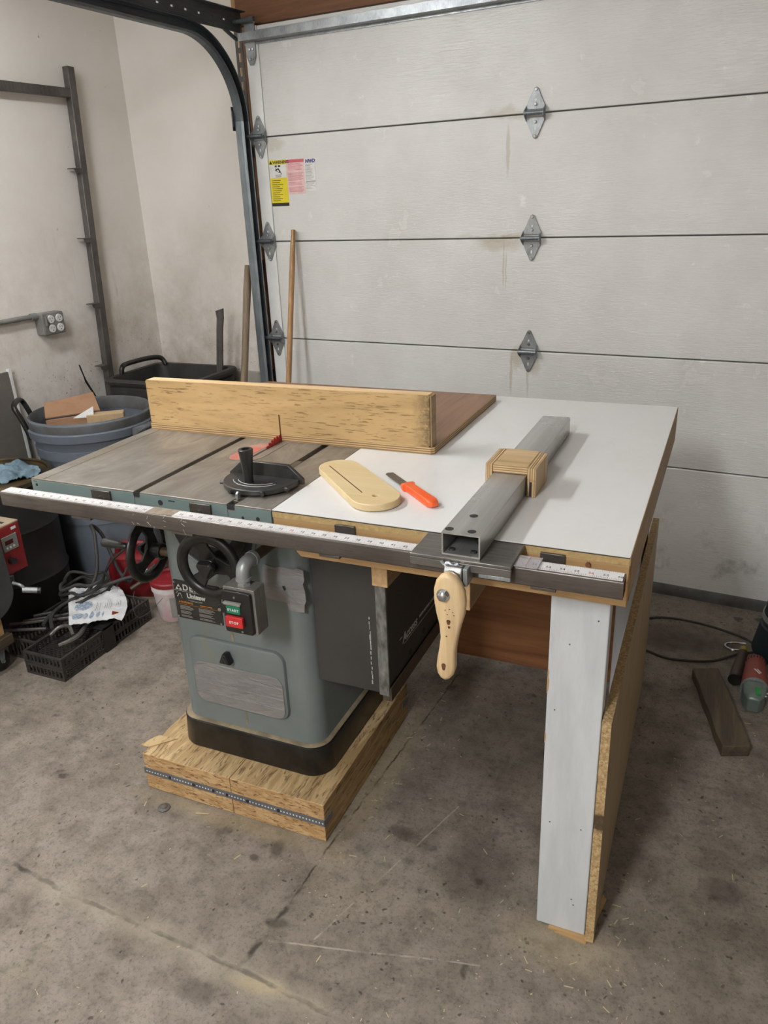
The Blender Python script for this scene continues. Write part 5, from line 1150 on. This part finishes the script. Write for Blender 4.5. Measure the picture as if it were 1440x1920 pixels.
# ================================================================ floor things, right
bm = BM(); MM = Matrix.Translation((.925, .985, 0)) @ Matrix.Rotation(math.radians(14.5), 4, 'Z')
loft(bm, [[MM @ Vector((x*(1+.04*math.sin(y*40)), y+(.006*math.sin(x*200)), z)) for x, z in ((-.041, 0), (.041, 0), (.041, .037), (-.041, .038))] for y in [-.20+.4*i/12 for i in range(13)]])
tag(obj('scrap_board', bm, M['oldwood'], bevel=0.002), 'dark stained scrap of timber lying on the concrete at right', 'board')
tag_tube('power_cord', [(.55, 1.40, .004), (.66, 1.515, .004), (.74, 1.545, .004), (.84, 1.54, .004), (.95, 1.505, .004), (1.02, 1.46, .004), (1.03, 1.40, .0045), (.98, 1.365, .004), (.90, 1.29, .004), (.82, 1.262, .004), (.74, 1.255, .004), (.66, 1.29, .004), (.55, 1.33, .004)], .004, M['cable'], 'thin black power cord looping over the concrete behind the table', 'cord', 8, 6)
bn = thing('round_bin', 'dark teal cone-shaped plastic tub at the right edge by the door', 'bin', (1.14, 1.43, 0))
bm = BM(); lathe(bm, [(.01, .0), (.130, .0), (.137, .01), (.120, .11), (.114, .115), (.105, .22), (.09, .34), (.07, .36), (.01, .365)], (1.155, 1.43, 0), 48); obj('pail', bm, M['tealbin'], bn)
bm = BM(); lathe(bm, [(.1185, .135), (.1125, .135), (.1125, .152), (.1165, .152)], (1.155, 1.43, 0), 48, closed=True); obj('band', bm, M['greyenamel'], bn)
# grinder
gd = thing('angle_grinder', 'red and grey power grinder lying on the floor at the right edge', 'power tool', (1.02, 1.15, 0))
a = Vector((1.027, 1.255, .045)); b = Vector((1.022, 1.095, .042)); 
GM = Matrix.Translation(a) @ Matrix.Rotation(math.atan2(b.y-a.y, b.x-a.x)+PI/2, 4, 'Z')
bm = BM(); rings = []
for t, rx, rz in ((0, .026, .030), (.006, .032, .036), (.02, .031, .035), (.06, .034, .038), (.11, .038, .040), (.155, .040, .041), (.16, .039, .040)):
    rings.append([GM @ Vector((rx*math.cos(q), -t, rz*math.sin(q))) for q in [2*PI*i/28 for i in range(28)]])
loft(bm, rings); bd = obj('motor_body', bm, M['toolred'], gd)
bm = BM()
for i in range(9):
    q = math.radians(20+17*i); p = Vector((.0318*math.cos(q), -.010, .0358*math.sin(q))); cyl(bm, GM @ p, GM @ (p+Vector((0, -.012, 0))), .0018, seg=6)
obj('vent_slots', bm, M['ink'], bd)
bm = BM(); cyl(bm, GM @ Vector((0, -.160, 0)), GM @ Vector((0, -.168, 0)), .042, .042, 28); gh = obj('collar', bm, M['galv'], gd)
bm = BM(); rings = []
for t, rx, z0, z1 in ((.168, .036, -.036, .034), (.19, .034, -.038, .032), (.215, .028, -.040, .022), (.232, .016, -.040, .008)):
    rings.append([GM @ Vector((x, -t, z)) for x, z in ((-rx, z0), (rx, z0), (rx, z1*.6), (rx*.6, z1), (-rx*.6, z1), (-rx, z1*.6))])
loft(bm, rings); gb = obj('gear_head', bm, M['toolgrey'], gd, bevel=0.004)
bm = BM(); slab(bm, [GM @ Vector(p) for p in ((.002, -.196, .0315), (.020, -.196, .0290), (.018, -.222, .0185), (.004, -.222, .020))], .0012); obj('green_label', bm, M['green'], gb)
bm = BM(); tube(bm, [GM @ Vector(p) for p in ((.030, -.19, .0), (.052, -.195, .004), (.075, -.195, .006))], .013, 14, 4); obj('spindle', bm, M['chrome'], gd)
bm = BM(); prism(bm, [(-.008, -.105), (-.004, -.104), (.012, -.128), (.008, -.130)], .0395, .0402, 'xy', GM); prism(bm, [(.000, -.102), (.003, -.102), (.016, -.122), (.013, -.124)], .0390, .0398, 'xy', GM); obj('white_mark', bm, M['paper'], bd)
# brown cylinder tool beside
bt = thing('battery_tool', 'slim dark brown tool with yellow tip lying beside the red grinder', 'power tool', (.98, 1.25, 0))
bm = BM(); cyl(bm, (.990, 1.345, .022), (.968, 1.175, .022), .016, .021, 20); obj('barrel', bm, M['brownbody'], bt)
bm = BM(); cyl(bm, (.968, 1.1748, .022), (.9665, 1.163, .022), .0215, seg=20); obj('end_cap', bm, M['black'], bt)
bm = BM(); cyl(bm, (.990, 1.3452, .022), (.993, 1.372, .022), .0135, seg=16); obj('yellow_tip', bm, M['yellowdull'], bt)
bm = BM(); tube(bm, [(1.00, 1.43, .012), (.955, 1.42, .012), (.935, 1.405, .012), (.935, 1.385, .012), (.955, 1.372, .012), (.985, 1.376, .012)], .0045, 8, 5); tag(obj('wire_hook', bm, M['chrome']), 'bent bright wire hook on the floor behind the brown tool', 'hook')

# floor bolt and sawdust ------------------------------------------------
bm = BM(); lathe(bm, [(.001, .0), (.017, .0), (.017, .003), (.009, .0045), (.008, .007), (.001, .008)], (-.462, .022, 0), 20); tag(obj('floor_bolt', bm, M['rack']), 'flat grey bolt head in the concrete before the plinth', 'bolt')
bm = BM()
for i in range(380):
    z = random.random()
    if z < .35: x, y = random.gauss(.64, .16), random.gauss(.0, .14)
    elif z < .6: x, y = random.gauss(.1, .08), random.uniform(-.1, .9)
    elif z < .8: x, y = random.uniform(.7, 1.2), random.uniform(.2, 1.1)
    else: x, y = random.uniform(-.8, 1.1), random.uniform(-.55, .3)
    if (-.57 < x < .03 and .06 < y < .66) or (.55 < x < .72 and .0 < y < 1.1): continue
    s = random.uniform(.0008, .0024); a = random.random()*6.3; l = s*random.choice((1, 1, 1.5, 4)); MM = Matrix.Translation((x, y, .0002)) @ Matrix.Rotation(a, 4, 'Z'); box(bm, -l, l, -s*.5, s*.5, 0, .0007, MM)
tag(obj('sawdust', bm, M['chip'], origin=(0, 0, 0)), 'pale wood chips scattered over the concrete floor', 'sawdust', kind='stuff')
bm = BM(); slab(bm, [(-.365, .035, .001), (-.330, .045, .001), (-.329, .048, .001), (-.366, .038, .001)], .002); tag(obj('wood_splinter', bm, M['chip']), 'long pale wood splinter on the floor close to the plinth', 'splinter')
bm = BM(); slab(bm, [(-.18, -.06, .001), (-.172, -.042, .001), (-.169, -.042, .001), (-.176, -.06, .001)], .002); tag(obj('wood_splinter', bm, M['chip']), 'short pale wood splinter farther out on the floor before the plinth', 'splinter')

# every screw, rivet, bolt or hole of a part becomes a part of its own
def split_loose(o):
    bm = BM(); bm.from_mesh(o.data); seen = set(); comps = []
    bm.verts.ensure_lookup_table()
    for v in bm.verts:
        if v.index in seen: continue
        st = [v]; seen.add(v.index); comp = []
        while st:
            q = st.pop(); comp.append(q.index)
            for e in q.link_edges:
                w_ = e.other_vert(q)
                if w_.index not in seen: seen.add(w_.index); st.append(w_)
        comps.append(set(comp))
    bm.free()
    if len(comps) < 2 or len(comps) > 30: return
    src = o.data
    for k, comp in enumerate(comps):
        b2 = BM(); b2.from_mesh(src); bmesh.ops.delete(b2, geom=[v for v in b2.verts if v.index not in comp], context='VERTS')
        me = src.copy(); b2.to_mesh(me); b2.free()
        if k == 0: o.data = me
        else:
            c = o.copy(); c.data = me; COL.objects.link(c)
for o in list(bpy.data.objects):
    if o.type == 'MESH' and o.name.split('.')[0] in ('screw', 'rivet', 'socket_bolt', 'bolt_hole', 'stop_screw', 'screw_hole', 'bolt', 'button', 'nick', 'hole', 'steel_strap', 'glue_run', 'collar', 'bare_chip', 'tear_mark', 'slot', 'tape_measure', 'seam', 'vent_slots', 'slot_mouth', 'slot_floor'):
        split_loose(o)

# ceiling lamps that hold the tubes
for x, y, L_ in ((-1.22, -.05, 1.15), (.1, -2.6, 1.25)):
    t = thing('ceiling_lamp', 'long white tube lamp on the ceiling %s' % ('above the saw, left' if x < 0 else 'far behind the camera'), 'lamp', (x, y, 2.6), (0, 0, 0)); MM = Matrix.Translation((x, y, 0))
    bm = BM(); box(bm, -.13, .13, -L_/2, L_/2, 2.61 if y < -1 else 2.51, 2.7495, MM); obj('housing', bm, M['white_plastic'], t, bevel=.004)
    if y > -1:
        em = NT('lit_tube', 0.5); em.b.inputs['Emission Color'].default_value = (0.95, 0.975, 1.0, 1); em.b.inputs['Emission Strength'].default_value = LAMP_TUBE_STRENGTH
        for dx in (-.055, .055):
            bm = BM(); cyl(bm, (x+dx, y-.55, 2.485), (x+dx, y+.55, 2.485), .019, seg=14); obj('lamp_tube', bm, em.m, t)
        for dy in (-.562, .562):
            bm = BM(); box(bm, x-.08, x+.08, y+dy-.011, y+dy+.011, 2.46, 2.515); obj('tube_holder', bm, M['white_plastic'], t, bevel=.002)
for o in list(bpy.data.objects):
    if o.type == 'LIGHT':
        for l_ in bpy.data.objects:
            if l_.name.startswith('ceiling_lamp') and (Vector(l_.location)-Vector(o.location)).length < .3:
                loc = world_of(l_).inverted() @ Vector(o.location); o.parent = l_; o.location = loc; o.rotation_euler = (0, 0, 0)
